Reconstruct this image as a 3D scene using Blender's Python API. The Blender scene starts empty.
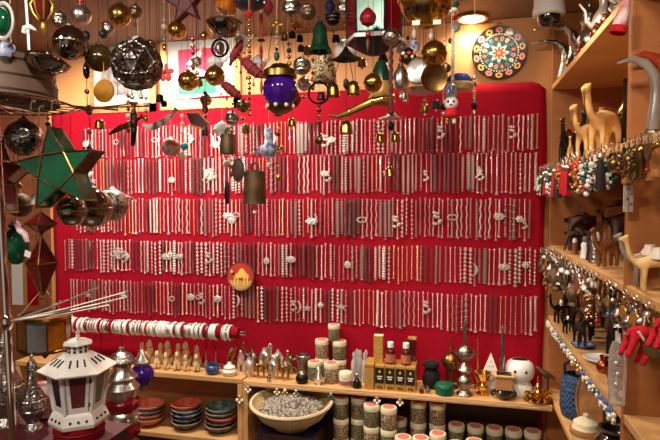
import bpy, bmesh, math, random
from math import sin, cos, pi, radians as R
from mathutils import Vector as V, Matrix as M4, Euler
random.seed(7)
SC = bpy.context.scene
COL = SC.collection

# ------------------------------------------------------------------ camera
YAW, PIT, F, CZ, D = R(13.2), R(2.3), 550.0, 1.6, 2.6
_f = V((-sin(YAW)*cos(PIT), cos(YAW)*cos(PIT), -sin(PIT)))
_r = V((cos(YAW), sin(YAW), 0.0))
_u = _r.cross(_f)
def ray(x, y): return _f + _r*((x-330)/F) + _u*((220-y)/F)
def at(x, y, Y):                      # point of the photo's pixel on the plane at that depth
    d = ray(x, y); return d*(Y/d.y) + V((0, 0, CZ))
def atx(x, y, X):
    d = ray(x, y); return d*(X/d.x) + V((0, 0, CZ))
def atz(x, y, Z):
    d = ray(x, y); return d*((Z-CZ)/d.z) + V((0, 0, CZ))
def ppm(p): return (V(p)-V((0, 0, CZ))).dot(_f)/F     # metres per pixel at a point

cam = bpy.data.cameras.new('camera'); cam.sensor_width = 36; cam.lens = F*36/660
cam.clip_start = .05
co = bpy.data.objects.new('camera', cam); COL.objects.link(co)
co.location = (0, 0, CZ); co.rotation_euler = (pi/2-PIT, 0, YAW)
SC.camera = co

# ------------------------------------------------------------------ materials
def lin(c): return tuple((x/255/12.92 if x/255 <= .04045 else ((x/255+.055)/1.055)**2.4) for x in c)
MATS = {}
def mat(name, rgb, rough=.5, metal=0., var=.0, scale=20., bump=0., trans=0., emit=0., rgb2=None, alpha=1., coat=0., kind='noise', spec=None, ior=None):
    m = bpy.data.materials.new(name); m.use_nodes = True
    n, l = m.node_tree.nodes, m.node_tree.links
    b = n['Principled BSDF']
    c = lin(rgb)
    b.inputs['Base Color'].default_value = (*c, 1)
    b.inputs['Roughness'].default_value = rough; b.inputs['Metallic'].default_value = metal
    b.inputs['Transmission Weight'].default_value = trans; b.inputs['Alpha'].default_value = alpha
    b.inputs['Coat Weight'].default_value = coat
    if spec is not None: b.inputs['Specular IOR Level'].default_value = spec
    if ior: b.inputs['IOR'].default_value = ior
    if emit:
        b.inputs['Emission Color'].default_value = (*c, 1); b.inputs['Emission Strength'].default_value = emit
    if var or bump or rgb2:
        tc = n.new('ShaderNodeTexCoord')
        if kind == 'wood':
            mp = n.new('ShaderNodeMapping'); mp.inputs['Scale'].default_value = (1, 1, 12)
            l.new(tc.outputs['Object'], mp.inputs[0])
            t = n.new('ShaderNodeTexNoise'); t.inputs['Scale'].default_value = scale; t.inputs['Detail'].default_value = 5
            l.new(mp.outputs[0], t.inputs['Vector']); fac = t.outputs[0]
        elif kind == 'voronoi':
            t = n.new('ShaderNodeTexVoronoi'); t.inputs['Scale'].default_value = scale
            l.new(tc.outputs['Object'], t.inputs['Vector']); fac = t.outputs[0]
        elif kind == 'weave':
            t = n.new('ShaderNodeTexChecker'); t.inputs['Scale'].default_value = scale
            t.inputs[1].default_value = (1, 1, 1, 1); t.inputs[2].default_value = (0, 0, 0, 1)
            l.new(tc.outputs['Object'], t.inputs['Vector']); fac = t.outputs[1]
        else:
            t = n.new('ShaderNodeTexNoise'); t.inputs['Scale'].default_value = scale; t.inputs['Detail'].default_value = 4
            l.new(tc.outputs['Object'], t.inputs['Vector']); fac = t.outputs[0]
        if var or rgb2:
            rp = n.new('ShaderNodeValToRGB')
            c2 = lin(rgb2) if rgb2 else tuple(x*(1-var) for x in c)
            rp.color_ramp.elements[0].color = (*c2, 1); rp.color_ramp.elements[1].color = (*c, 1)
            rp.color_ramp.elements[0].position = .35; rp.color_ramp.elements[1].position = .62
            l.new(fac, rp.inputs[0]); l.new(rp.outputs[0], b.inputs['Base Color'])
            if emit: l.new(rp.outputs[0], b.inputs['Emission Color'])
        if bump:
            bp = n.new('ShaderNodeBump'); bp.inputs['Strength'].default_value = bump; bp.inputs['Distance'].default_value = .003
            l.new(fac, bp.inputs['Height']); l.new(bp.outputs[0], b.inputs['Normal'])
    MATS[name] = m
    return m

# ------------------------------------------------------------------ mesh building
def rot(ax, a): return M4.Rotation(a, 4, ax)
def T(*p): return M4.Translation(V(p) if len(p) == 3 else V(p[0]))
def S(x, y=None, z=None):
    y = x if y is None else y; z = x if z is None else z
    return M4.Diagonal((x, y, z, 1))
I4 = M4.Identity(4)
def frame(d):                          # matrix whose z axis runs along d
    d = V(d).normalized()
    return d.to_track_quat('Z', 'Y').to_matrix().to_4x4()

class MB:
    def __init__(s): s.v, s.f, s.m, s.s = [], [], [], []
    def add(s, vs, fs, mi=0, smooth=False, mx=None):
        b = len(s.v)
        s.v += [tuple(mx @ V(p)) for p in vs] if mx is not None else [tuple(p) for p in vs]
        s.f += [tuple(b+i for i in f) for f in fs]; s.m += [mi]*len(fs); s.s += [smooth]*len(fs)
        return s
    def box(s, c, d, mx=None, mi=0, bev=0.):
        x, y, z = (k/2 for k in d)
        if bev:
            bm = bmesh.new(); bmesh.ops.create_cube(bm, size=1, matrix=S(*d))
            bmesh.ops.bevel(bm, geom=bm.edges[:], offset=bev, segments=2, affect='EDGES', profile=.5)
            vs = [v.co.copy() for v in bm.verts]; fs = [[q.index for q in f.verts] for f in bm.faces]; bm.free()
        else:
            vs = [V(p) for p in ((-x,-y,-z),(x,-y,-z),(x,y,-z),(-x,y,-z),(-x,-y,z),(x,-y,z),(x,y,z),(-x,y,z))]
            fs = [(0,3,2,1),(4,5,6,7),(0,1,5,4),(1,2,6,5),(2,3,7,6),(3,0,4,7)]
        tm = T(*c); tm = tm if mx is None else mx @ tm
        return s.add(vs, fs, mi, False, tm)
    def lathe(s, prof, n=16, mx=None, mi=0, smooth=True, wob=None):
        # prof: (r, z) pairs; r = 0 closes an end
        vs, fs, rows = [], [], []
        for k, (r, z) in enumerate(prof):
            if r < 1e-6: rows.append([len(vs)]); vs.append((0, 0, z))
            else:
                rows.append(list(range(len(vs), len(vs)+n)))
                for i in range(n):
                    a = 2*pi*i/n; rr = r*(wob(a, z) if wob else 1)
                    vs.append((rr*cos(a), rr*sin(a), z))
        for a, b in zip(rows, rows[1:]):
            if len(a) == 1 and len(b) == 1: continue
            for i in range(n):
                j = (i+1) % n
                if len(a) == 1: fs.append((a[0], b[j], b[i]))
                elif len(b) == 1: fs.append((a[i], a[j], b[0]))
                else: fs.append((a[i], a[j], b[j], b[i]))
        return s.add(vs, fs, mi, smooth, mx)
    def ball(s, c, r, n=10, k=6, mx=None, mi=0, sq=(1, 1, 1)):
        prof = [(sin(pi*i/k)*1., -cos(pi*i/k)) for i in range(k+1)]
        prof[0] = (0, -1); prof[-1] = (0, 1)
        t = T(*c) @ S(r*sq[0], r*sq[1], r*sq[2]); t = t if mx is None else mx @ t
        return s.lathe(prof, n, t, mi)
    def tube(s, pts, rad, n=6, closed=False, mx=None, mi=0, flat=1., smooth=True):
        pts = [V(p) for p in pts]; k = len(pts)
        rad = [rad]*k if not hasattr(rad, '__len__') else rad
        vs, fs = [], []
        up = None
        for i, p in enumerate(pts):
            a = pts[(i-1) % k] if (closed or i > 0) else p
            b = pts[(i+1) % k] if (closed or i < k-1) else p
            t = (b-a).normalized()
            if up is None:
                up = V((0, 0, 1)) if abs(t.z) < .9 else V((1, 0, 0))
            sd = t.cross(up)
            if sd.length < 1e-5: sd = t.orthogonal()
            sd.normalize(); up = sd.cross(t).normalized()
            for j in range(n):
                q = 2*pi*j/n
                vs.append(p + (sd*cos(q)*flat + up*sin(q))*rad[i])
        m = k if closed else k-1
        for i in range(m):
            for j in range(n):
                a, b = i*n+j, i*n+(j+1) % n
                c, d = ((i+1) % k)*n+(j+1) % n, ((i+1) % k)*n+j
                fs.append((a, d, c, b))
        if not closed:
            fs.append(tuple(range(n))); fs.append(tuple(reversed(range((k-1)*n, k*n))))
        return s.add(vs, fs, mi, smooth, mx)
    def ring(s, c, r, t, n=20, k=6, mx=None, axis='Z', mi=0):
        pts = []
        for i in range(n):
            a = 2*pi*i/n
            p = {'Z': (cos(a)*r, sin(a)*r, 0), 'Y': (cos(a)*r, 0, sin(a)*r), 'X': (0, cos(a)*r, sin(a)*r)}[axis]
            pts.append(V(p)+V(c))
        return s.tube(pts, t, k, True, mx, mi)
    def prism(s, poly, d, mx=None, mi=0, side=None):   # outline in XZ, thickness d along +Y
        n = len(poly)
        vs = [(x, 0, z) for x, z in poly] + [(x, d, z) for x, z in poly]
        s.add(vs, [tuple(range(n)), tuple(reversed(range(n, 2*n)))], mi, False, mx)
        return s.add(vs, [(i, n+i, n+(i+1) % n, (i+1) % n) for i in range(n)], mi if side is None else side, False, mx)
    def mesh(s, name):
        me = bpy.data.meshes.new(name); me.from_pydata(s.v, [], s.f); me.update()
        bm = bmesh.new(); bm.from_mesh(me); bmesh.ops.recalc_face_normals(bm, faces=bm.faces[:]); bm.to_mesh(me); bm.free()
        me.polygons.foreach_set('material_index', s.m); me.polygons.foreach_set('use_smooth', s.s)
        if any(s.s): me.set_sharp_from_angle(angle=R(42))
        return me

def skin(nodes, edges, sub=1, mx=None, close=True):
    """one continuous body grown from a skeleton of (x, y, z, radius)"""
    me = bpy.data.meshes.new('t'); me.from_pydata([n[:3] for n in nodes], edges, []); me.update()
    o = bpy.data.objects.new('t', me); COL.objects.link(o)
    md = o.modifiers.new('s', 'SKIN'); md.use_smooth_shade = True; md.branch_smoothing = .3
    for i, n in enumerate(nodes):
        r = n[3]; me.skin_vertices[0].data[i].radius = (r, n[4] if len(n) > 4 else r)
        me.skin_vertices[0].data[i].use_root = i == 0
    if sub: sb = o.modifiers.new('u', 'SUBSURF'); sb.levels = sub; sb.render_levels = sub
    dg = bpy.context.evaluated_depsgraph_get()
    out = bpy.data.meshes.new_from_object(o.evaluated_get(dg))
    bpy.data.objects.remove(o); bpy.data.meshes.remove(me)
    if mx is not None: out.transform(mx)
    for p in out.polygons: p.use_smooth = True
    return out

def tag(o, label, cat, group=None, kind=None):
    o['label'] = label; o['category'] = cat
    if group: o['group'] = group
    if kind: o['kind'] = kind
    return o
def thing(name, label, cat, loc=(0, 0, 0), rz=0., group=None, kind=None):
    o = bpy.data.objects.new(name, None); COL.objects.link(o); o.empty_display_size = .02
    o.location = loc; o.rotation_euler = (0, 0, rz)
    return tag(o, label, cat, group, kind)
def obj(name, mb, mats, parent=None, loc=None, label=None):
    me = mb.mesh(name) if isinstance(mb, MB) else mb
    mats = mats if isinstance(mats, (list, tuple)) else [mats]
    if len(me.materials): me.materials.clear()
    for m in mats: me.materials.append(MATS[m] if isinstance(m, str) else m)
    o = bpy.data.objects.new(name, me); COL.objects.link(o)
    if parent is not None: o.parent = parent
    if loc is not None: o.location = loc
    if label: o['label'] = label
    return o
def struct(name, mb, mats):
    o = obj(name, mb, mats); o['kind'] = 'structure'; return o
def dup(root, loc=None, rz=None, label=None, group=None, scale=None):
    r = root.copy(); COL.objects.link(r)
    if loc is not None: r.location = loc
    if rz is not None: r.rotation_euler = (r.rotation_euler[0], r.rotation_euler[1], rz)
    if label: r['label'] = label
    if group: r['group'] = group
    if scale: r.scale = (scale,)*3 if not hasattr(scale, '__len__') else scale
    for ch in list(root.children):
        c = ch.copy(); COL.objects.link(c); c.parent = r
        for g in ch.children:
            q = g.copy(); COL.objects.link(q); q.parent = c
    return r
ORD = ['first','second','third','fourth','fifth','sixth','seventh','eighth','ninth','tenth','eleventh','twelfth','thirteenth','fourteenth','fifteenth','sixteenth','seventeenth','eighteenth','nineteenth']
TENS = {2:('twenty','twentieth'),3:('thirty','thirtieth'),4:('forty','fortieth'),5:('fifty','fiftieth'),6:('sixty','sixtieth'),7:('seventy','seventieth'),8:('eighty','eightieth'),9:('ninety','ninetieth')}
def ordinal(n):                        # 1 -> first
    if n < 20: return ORD[n-1]
    if n >= 100:
        return 'hundredth' if n == 100 else 'hundred-and-' + ordinal(n-100)
    t, u = divmod(n, 10)
    return TENS[t][1] if u == 0 else TENS[t][0] + '-' + ORD[u-1]
# ------------------------------------------------------------------ palette
mat('wall_orange', (214, 150, 92), .6, var=.12, scale=3)
mat('ceiling_tan', (150, 124, 102), .7, var=.15, scale=2)
mat('floor_dark', (90, 70, 55), .5, var=.3, scale=5)
mat('red_cloth', (158, 6, 32), .85, var=.10, scale=60, bump=.15, spec=.15)
mat('pine', (222, 172, 112), .45, var=.16, scale=6, kind='wood')
mat('pine_dark', (176, 112, 62), .5, var=.18, scale=6, kind='wood')
mat('unit_wood', (178, 112, 60), .5, var=.12, scale=5, kind='wood')
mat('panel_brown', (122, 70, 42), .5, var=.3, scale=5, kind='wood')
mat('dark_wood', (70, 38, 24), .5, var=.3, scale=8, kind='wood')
mat('silver', (226, 222, 214), .28, 1., var=.25, scale=90)
mat('silver_bright', (222, 212, 204), .35, .6)
mat('silver_old', (186, 178, 168), .3, 1., var=.6, scale=150, bump=.5, kind='voronoi')
mat('silver_bead', (216, 204, 194), .3, .45)
mat('steel_chain', (164, 150, 142), .38, .6)
mat('dark_chain', (98, 86, 82), .4, .6)
mat('gold_chain', (214, 196, 150), .35, .7)
mat('chrome', (235, 235, 235), .06, 1.)
mat('chrome_dark', (150, 142, 134), .08, 1.)
mat('chrome_faceted', (170, 162, 154), .2, 1., var=.6, scale=110, bump=.6, kind='voronoi')
mat('brass', (205, 160, 84), .22, 1., var=.25, scale=40)
mat('brass_old', (150, 120, 70), .35, 1., var=.45, scale=50, bump=.2)
mat('brass_bright', (235, 190, 100), .16, 1.)
mat('gold_trim', (214, 170, 80), .35, .8)
mat('bronze_rust', (118, 92, 66), .55, .7, var=.5, scale=30, bump=.3)
mat('copper', (176, 96, 60), .3, 1., var=.3, scale=40)
mat('iron_black', (26, 24, 24), .4, .6)
mat('black', (18, 16, 16), .45)
mat('black_gloss', (20, 18, 18), .12, coat=.5)
mat('black_fuzz', (22, 18, 18), .9, var=.5, scale=120, bump=.8)
mat('white_paint', (232, 226, 216), .4, var=.06, scale=30)
mat('white', (240, 238, 232), .5)
mat('white_gloss', (242, 240, 236), .12, coat=.6)
mat('cream', (236, 222, 184), .45)
mat('cream_lid', (232, 222, 190), .35)
mat('paper', (238, 232, 214), .7)
mat('green_glass', (12, 92, 58), .12, trans=.25, var=.5, scale=14)
mat('red_glass', (150, 18, 34), .12, trans=.25, var=.5, scale=14)
mat('darkred_glass', (110, 22, 26), .15, trans=.2, var=.5, scale=12)
mat('purple_glass', (74, 24, 150), .1, trans=.3, var=.4, scale=40, bump=.3)
mat('amber_glass', (206, 120, 30), .15, trans=.3, var=.4, scale=25)
mat('blue_glass', (24, 38, 70), .12, trans=.2)
mat('grey_glass', (120, 120, 118), .25, trans=.2, var=.2, scale=120, bump=.6)
mat('pink_glass', (126, 56, 62), .3, trans=.2, var=.3, scale=120, bump=.6)
mat('clear', (240, 246, 246), .08, trans=.72, ior=1.3)
mat('plastic_bag', (236, 236, 232), .2, trans=.75, ior=1.15, var=.1, scale=60, bump=1.)
mat('mustard', (206, 140, 28), .6, var=.25, scale=60, bump=.3)
mat('olive', (108, 84, 40), .2, .6, var=.5, scale=30)
mat('coral', (214, 74, 60), .35)
mat('red_bead', (150, 16, 24), .2, coat=.4)
mat('red_flower', (228, 70, 70), .55)
mat('agate', (200, 74, 46), .15, coat=.5, rgb2=(246, 226, 208), scale=30)
mat('turquoise', (40, 160, 190), .3)
mat('maroon_cloth', (142, 18, 48), .75, var=.3, scale=60, bump=.3)
mat('maroon', (84, 14, 24), .6, var=.3, scale=30)
mat('red_plush', (214, 22, 44), .95, var=.35, scale=150, bump=1.)
mat('green_enamel', (20, 70, 48), .25, .3, var=.4, scale=40)
mat('green_box', (18, 104, 74), .4, var=.45, scale=110, kind='voronoi')
mat('spotted', (240, 212, 160), .45, rgb2=(50, 30, 18), scale=140, kind='voronoi')
mat('bone', (228, 214, 196), .4, var=.12, scale=25)
mat('camel_wood', (232, 188, 120), .5, var=.2, scale=40)
mat('carved_wood', (150, 88, 46), .5, var=.35, scale=40)
mat('carved_dark', (74, 46, 34), .5, var=.4, scale=40)
mat('tan_toy', (240, 206, 150), .6, var=.2, scale=90)
mat('straw', (222, 192, 140), .7, var=.3, scale=140, bump=.8, kind='weave')
mat('rope', (226, 208, 172), .8, var=.2, scale=200, bump=.5)
mat('drum_skin', (118, 94, 76), .55, var=.25, scale=20)
mat('drum_edge', (58, 34, 22), .5)
mat('blue_pot', (52, 84, 132), .25, coat=.4, var=.3, scale=30)
mat('blue_china', (70, 110, 190), .2, coat=.5, rgb2=(226, 232, 244), scale=60)
mat('blue_cloth', (34, 52, 150), .7, var=.2, scale=40)
mat('navy', (22, 28, 54), .4)
mat('bowl_red', (226, 84, 66), .3, coat=.3, rgb2=(228, 150, 120), scale=40)
mat('bowl_blue', (44, 54, 92), .3, coat=.3, rgb2=(190, 196, 200), scale=34)
mat('bowl_green', (52, 84, 84), .3, coat=.3, rgb2=(150, 160, 150), scale=34)
mat('bowl_dark', (46, 42, 44), .3, coat=.3, rgb2=(120, 112, 104), scale=40)
mat('label_red', (222, 130, 112), .5, rgb2=(200, 92, 80), scale=60)
mat('jar_mix', (176, 152, 116), .55, rgb2=(66, 52, 40), scale=130, kind='voronoi')
mat('jar_green', (128, 124, 92), .55, rgb2=(58, 56, 40), scale=130, kind='voronoi')
mat('stone_mix', (178, 168, 158), .55, var=.7, scale=60)
mat('box_gold', (212, 166, 88), .4, .15, rgb2=(164, 118, 52), scale=160)
mat('box_black', (34, 32, 28), .4)
mat('flame', (250, 190, 60), .5)
mat('bottle_brown', (72, 22, 14), .1, coat=.6)
mat('label_tan', (186, 110, 84), .6, var=.2, scale=90)
mat('lattice_wood', (214, 160, 104), .5, rgb2=(150, 96, 54), scale=150, kind='weave')
mat('denim', (58, 92, 130), .8, rgb2=(24, 36, 66), scale=90, kind='weave')
mat('grey_pattern', (150, 140, 136), .6, rgb2=(96, 88, 86), scale=24)
mat('pink_print', (236, 72, 112), .6)
mat('green_print', (42, 150, 112), .6)
mat('pale_gold', (232, 190, 110), .3, .5, var=.2, scale=8)
mat('cord_black', (24, 18, 18), .8)
mat('cord_red', (130, 16, 26), .8)
mat('cord_cream', (226, 206, 176), .8)
mat('horn', (150, 140, 130), .3, var=.4, scale=14, coat=.4)
mat('horn_red', (176, 64, 40), .25, var=.4, scale=14, coat=.4)
mat('horn_brown', (190, 128, 74), .4, var=.4, scale=20)
mat('lens', (12, 12, 14), .05, coat=1.)
mat('lamp_on', (255, 220, 160), .5, emit=14.)
mat('plate_black', (44, 34, 34), .3, coat=.4)
mat('plate_white', (226, 216, 202), .3, coat=.4)
mat('plate_red', (192, 62, 56), .3, coat=.4)
mat('plate_teal', (60, 130, 138), .3, coat=.4)
mat('plate_yellow', (226, 180, 96), .3, coat=.4)
mat('plate_pink', (220, 150, 140), .3, coat=.4)
mat('sand', (206, 160, 92), .5)
mat('camel_gold', (240, 196, 96), .4)
mat('floral', (240, 226, 226), .6, rgb2=(200, 50, 80), scale=26)
mat('sky_glass', (190, 196, 210), .2, rgb2=(70, 90, 140), scale=40)
# ------------------------------------------------------------------ the room
CEIL = 2.40
XF = .389                               # front edges of the shelving along the side wall
struct('floor', MB().box((-1.1, .2, -.05), (4.4, 5.4, .1)), 'floor_dark')
struct('ceiling', MB().box((-1.1, .2, CEIL+.05), (4.4, 5.4, .1)), 'ceiling_tan')
struct('wall_back', MB().box((-1.1, D+.06, CEIL/2), (4.4, .1, CEIL)), 'wall_orange')
struct('wall_right', MB().box((.76, .2, CEIL/2), (.1, 5.0, CEIL)), 'wall_orange')
struct('wall_left', MB().box((-3.1, .2, CEIL/2), (.1, 5.0, CEIL)), 'wall_orange')

struct('trim_1', MB().box((-2.62, D+.003, CEIL/2), (.84, .012, CEIL-.004), bev=.002), 'panel_brown')

# red cloth stretched over the wall
mb = MB(); nx, nz = 90, 46
x0, x1 = -2.165, .372
vs, fs = [], []
for j in range(nz+1):
    for i in range(nx+1):
        u, w = i/nx, j/nz
        top = 2.113 - .05*max(0, .35-u)/.35
        if u > .975: top -= .035*((u-.975)/.025)**2
        z = .30 + (top-.30)*w
        fold = .010*sin(u*38+1.5*sin(w*5))*max(0, (1.05-z))/.5 if z < 1.05 else 0
        fold += .0012*sin(u*120+w*3)
        vs.append((x0+(x1-x0)*u + .004*sin(w*17), D-.004-.004-max(fold, -.004)*1.2, z))
for j in range(nz):
    for i in range(nx):
        a = j*(nx+1)+i; fs.append((a, a+1, a+nx+2, a+nx+1))
mb.add(vs, fs, 0, True)
cl = tag(obj('wall_cloth', mb, 'red_cloth'), 'large bright red cloth covering the back wall behind the bracelets', 'cloth')
so = cl.modifiers.new('thick', 'SOLIDIFY'); so.thickness = .003; so.offset = 1

# ------------------------------------------------------------------ counter units
YF = 2.39                               # counter front
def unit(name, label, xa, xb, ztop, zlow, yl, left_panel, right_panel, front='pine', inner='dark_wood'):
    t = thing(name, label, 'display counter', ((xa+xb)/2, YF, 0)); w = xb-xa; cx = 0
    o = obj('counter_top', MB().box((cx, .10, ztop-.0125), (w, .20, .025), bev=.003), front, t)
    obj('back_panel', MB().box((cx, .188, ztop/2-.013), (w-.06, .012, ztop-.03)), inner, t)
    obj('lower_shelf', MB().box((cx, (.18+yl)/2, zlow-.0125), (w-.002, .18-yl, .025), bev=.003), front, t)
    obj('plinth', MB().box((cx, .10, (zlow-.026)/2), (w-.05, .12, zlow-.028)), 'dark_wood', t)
    if left_panel: obj('side_panel', MB().box((-w/2+.0125, .09, (ztop-.026)/2), (.025, .18, ztop-.028), bev=.002), front, t)
    if right_panel: obj('side_panel', MB().box((w/2-.0125, .09, (ztop-.026)/2), (.025, .18, ztop-.028), bev=.002), front, t)
    return t
XS = -.983
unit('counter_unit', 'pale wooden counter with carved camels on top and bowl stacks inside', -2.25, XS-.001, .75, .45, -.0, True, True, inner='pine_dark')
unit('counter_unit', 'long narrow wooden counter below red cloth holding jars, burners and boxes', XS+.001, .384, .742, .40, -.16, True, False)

# ------------------------------------------------------------------ shelving along the side wall
ZS = dict(T=2.092, S=1.735, M=1.392, L=1.080, K=.752)
t = thing('shelf_unit', 'tall orange wooden shelving along the side wall crowded with souvenirs', 'shelving', (XF, 2.0, 0))
XB = .700
w = XB-XF
obj('back_panel', MB().box((w+.003, -.45, CEIL/2), (.010, 2.3, CEIL-.004)), 'unit_wood', t)
for y in (D-.014-2.0, 1.445-2.0, .30-2.0):
    obj('upright', MB().box((w/2-.001, y, CEIL/2), (w-.004, .024, CEIL-.006), bev=.002), 'unit_wood', t)
for k, z in ZS.items():
    for ya, yb in ((1.458, D-.027), (.314, 1.432)):
        o = obj('shelf', MB().box((w/2-.001, (ya+yb)/2-2.0, z-.011), (w-.004, yb-ya, .022), bev=.002), 'pine', t)

# ------------------------------------------------------------------ ceiling fittings
p = atz(472, 17, CEIL)
t = thing('ceiling_lamp', 'glowing round ceiling lamp above the decorative plate', 'lamp', p)
obj('trim_ring', MB().lathe([(.052, 0), (.070, -.002), (.074, -.008), (.068, -.014), (.056, -.012), (.052, 0)], 28), 'brass', t)
obj('diffuser', MB().lathe([(0, -.022), (.03, -.020), (.055, -.011), (.055, -.002), (0, -.002)], 24), 'lamp_on', t)
lamp_pos = p
q = at(549, 8, 2.28); k = ppm(q)
t = thing('security_camera', 'white dome security camera with dark lens beside top shelf', 'security camera', (q.x, q.y, 0))
zt = q.z
obj('housing', MB().lathe([(0, CEIL-.001), (.046, CEIL-.001), (.056, CEIL-.012), (.056, zt+.003), (.060, zt-.004), (.060, zt-.026), (.054, zt-.031), (.03, zt-.032), (0, zt-.032)], 26), 'white', t)
obj('lens_dome', MB().lathe([(.044, zt-.032), (.043, zt-.045), (.036, zt-.060), (.022, zt-.070), (0, zt-.073)], 22), 'lens', t)

# ------------------------------------------------------------------ light
def lamp(name, kind, loc, power, color, size=.05, target=None, angle=110, blend=.6):
    l = bpy.data.lights.new(name, kind); l.energy = power; l.color = color
    if kind == 'SPOT': l.spot_size = R(angle); l.spot_blend = blend; l.shadow_soft_size = size
    elif kind == 'AREA': l.shape = 'DISK'; l.size = size
    else: l.shadow_soft_size = size
    o = bpy.data.objects.new(name, l); COL.objects.link(o); o.location = loc
    d = V(target)-V(loc) if target is not None else V((0, 0, -1))
    o.rotation_euler = d.to_track_quat('-Z', 'Y').to_euler()
    return o
WARM = (1.0, .80, .58); WHT = (1.0, .90, .78)
lamp('plate_downlight', 'SPOT', (lamp_pos.x, lamp_pos.y, CEIL-.03), 10, WARM, .04, (lamp_pos.x, lamp_pos.y+.03, 0), 165, .4)
for x, pw, c in ((-1.72, 82, WHT), (-1.12, 62, WHT), (-.45, 7, WARM)):
    lamp('wall_downlight', 'SPOT', (x, 1.95, CEIL-.02), pw, c, .04, (x+.02, 2.5, 1.12), 142, .5)
lamp('shelf_downlight', 'SPOT', (.12, 1.72, CEIL-.02), 26, WARM, .05, (.52, 1.95, 1.0), 95, .6)
lamp('counter_downlight', 'SPOT', (-.30, 1.75, CEIL-.02), 46, WARM, .05, (-.3, 2.36, .70), 52, .5)
lamp('front_fill', 'SPOT', (-.35, .35, CEIL-.02), 60, WHT, .09, (-.6, 1.7, 1.4), 130, .7)  # unseen fill spots, added to brighten the dark hanging ornaments and near corner
lamp('front_fill', 'SPOT', (-1.25, .35, CEIL-.02), 60, WHT, .09, (-1.0, 1.4, 1.2), 130, .7)
lamp('front_fill', 'SPOT', (.10, .45, CEIL-.02), 30, WARM, .09, (.45, 1.5, 1.3), 110, .7)  # added warm fill for the side shelving and hanging ornaments
w = bpy.data.worlds.new('World'); SC.world = w; w.use_nodes = True
w.node_tree.nodes['Background'].inputs[0].default_value = (1.0, .86, .72, 1)
w.node_tree.nodes['Background'].inputs[1].default_value = .36
SC.view_settings.view_transform = 'Standard'; SC.view_settings.look = 'None'
SC.view_settings.exposure = 0; SC.view_settings.gamma = 1
# ------------------------------------------------------------------ bracelets pinned to the red cloth
rs = random.Random(11)
BY = D-.017
def thread(mb, L, sag=0): mb.tube([(0, 0, 0), (0, 0, -L*.5), (0, 0, -L)], .0009, 4)
def clasp(mb, L):
    mb.ring((0, 0, -.003), .003, .0009, 8, 4, axis='Y'); mb.ring((0, 0, -L+.003), .0035, .001, 8, 4, axis='Y')
def st_links(L, w, step):
    mb = MB(); thread(mb, L); clasp(mb, L); n = int((L-.012)/step)
    for i in range(n): mb.ball((0, 0, -.008-step*i), 1, 6, 4, sq=(w if i % 2 else w*.55, w*.7, step*.62))
    return mb
def st_rope(L, w, tw):
    mb = MB(); clasp(mb, L); n = 40
    for ph in (0, pi): mb.tube([(cos(i/n*tw+ph)*w*.55, sin(i/n*tw+ph)*w*.4, -.005-(L-.01)*i/n) for i in range(n+1)], w*.5, 4)
    return mb
def st_flat(L, w):
    mb = MB(); thread(mb, L); clasp(mb, L); n = int(L/.006)
    for i in range(n): mb.box((0, 0, -.006-(L-.012)*i/n), (w*2, .0016, .0046), rot('Y', .5 if i % 2 else -.5) if 0 else None)
    return mb
def st_snake(L, w):
    mb = MB(); clasp(mb, L); n = 24
    mb.tube([(.0012*sin(i*.8), 0, -.005-(L-.01)*i/n) for i in range(n+1)], [w*(.9+.1*(i % 2)) for i in range(n+1)], 6)
    return mb
def st_beads(L, rs_, gap=.25):
    mb = MB(); thread(mb, L); clasp(mb, L); z = .008; i = 0
    while z < L-.010:
        r = rs_[i % len(rs_)]; mb.ball((0, 0, -z-r), r, 7, 5); z += r*(2+gap); i += 1
    return mb
def st_discs(L, r):
    mb = MB(); thread(mb, L); clasp(mb, L); z = .010
    while z < L-.010:
        mb.lathe([(0, -.001), (r, -.001), (r, .001), (0, .001)], 8, T(0, 0, -z-r) @ rot('X', pi/2)); z += r*2.25
    return mb
CH = {}
def charm(k):
    mb = MB()
    if k == 'flower':
        for i in range(6): mb.ball((cos(i*pi/3)*.0075, 0, sin(i*pi/3)*.0075), .0045, 7, 4, sq=(1, .5, 1))
        mb.ball((0, -.001, 0), .005, 8, 5, sq=(1, .6, 1))
    elif k == 'star':
        mb.prism([((.013 if i % 2 == 0 else .005)*sin(i*pi/5), (.013 if i % 2 == 0 else .005)*cos(i*pi/5)) for i in range(10)], .002, T(0, -.001, 0))
    elif k == 'disc':
        mb.lathe([(0, -.0012), (.010, -.0012), (.011, 0), (.010, .0012), (0, .0012)], 14, rot('X', pi/2)); mb.ball((0, -.001, 0), .004, 8, 4)
    elif k == 'ring': mb.ring((0, 0, 0), .008, .0018, 14, 5, axis='Y')
    elif k == 'cluster':
        for i in range(9): mb.ball((rs.uniform(-.008, .008), rs.uniform(-.003, 0), rs.uniform(-.016, .016)), .0042, 6, 4)
    elif k == 'fish': mb.tube([(-.004, 0, .02), (.003, 0, .012), (.006, 0, 0), (.002, 0, -.012), (-.006, 0, -.02)], [.001, .003, .0045, .003, .001], 6)
    return mb.mesh('charm')
KINDS = []
L0 = .172
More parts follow.
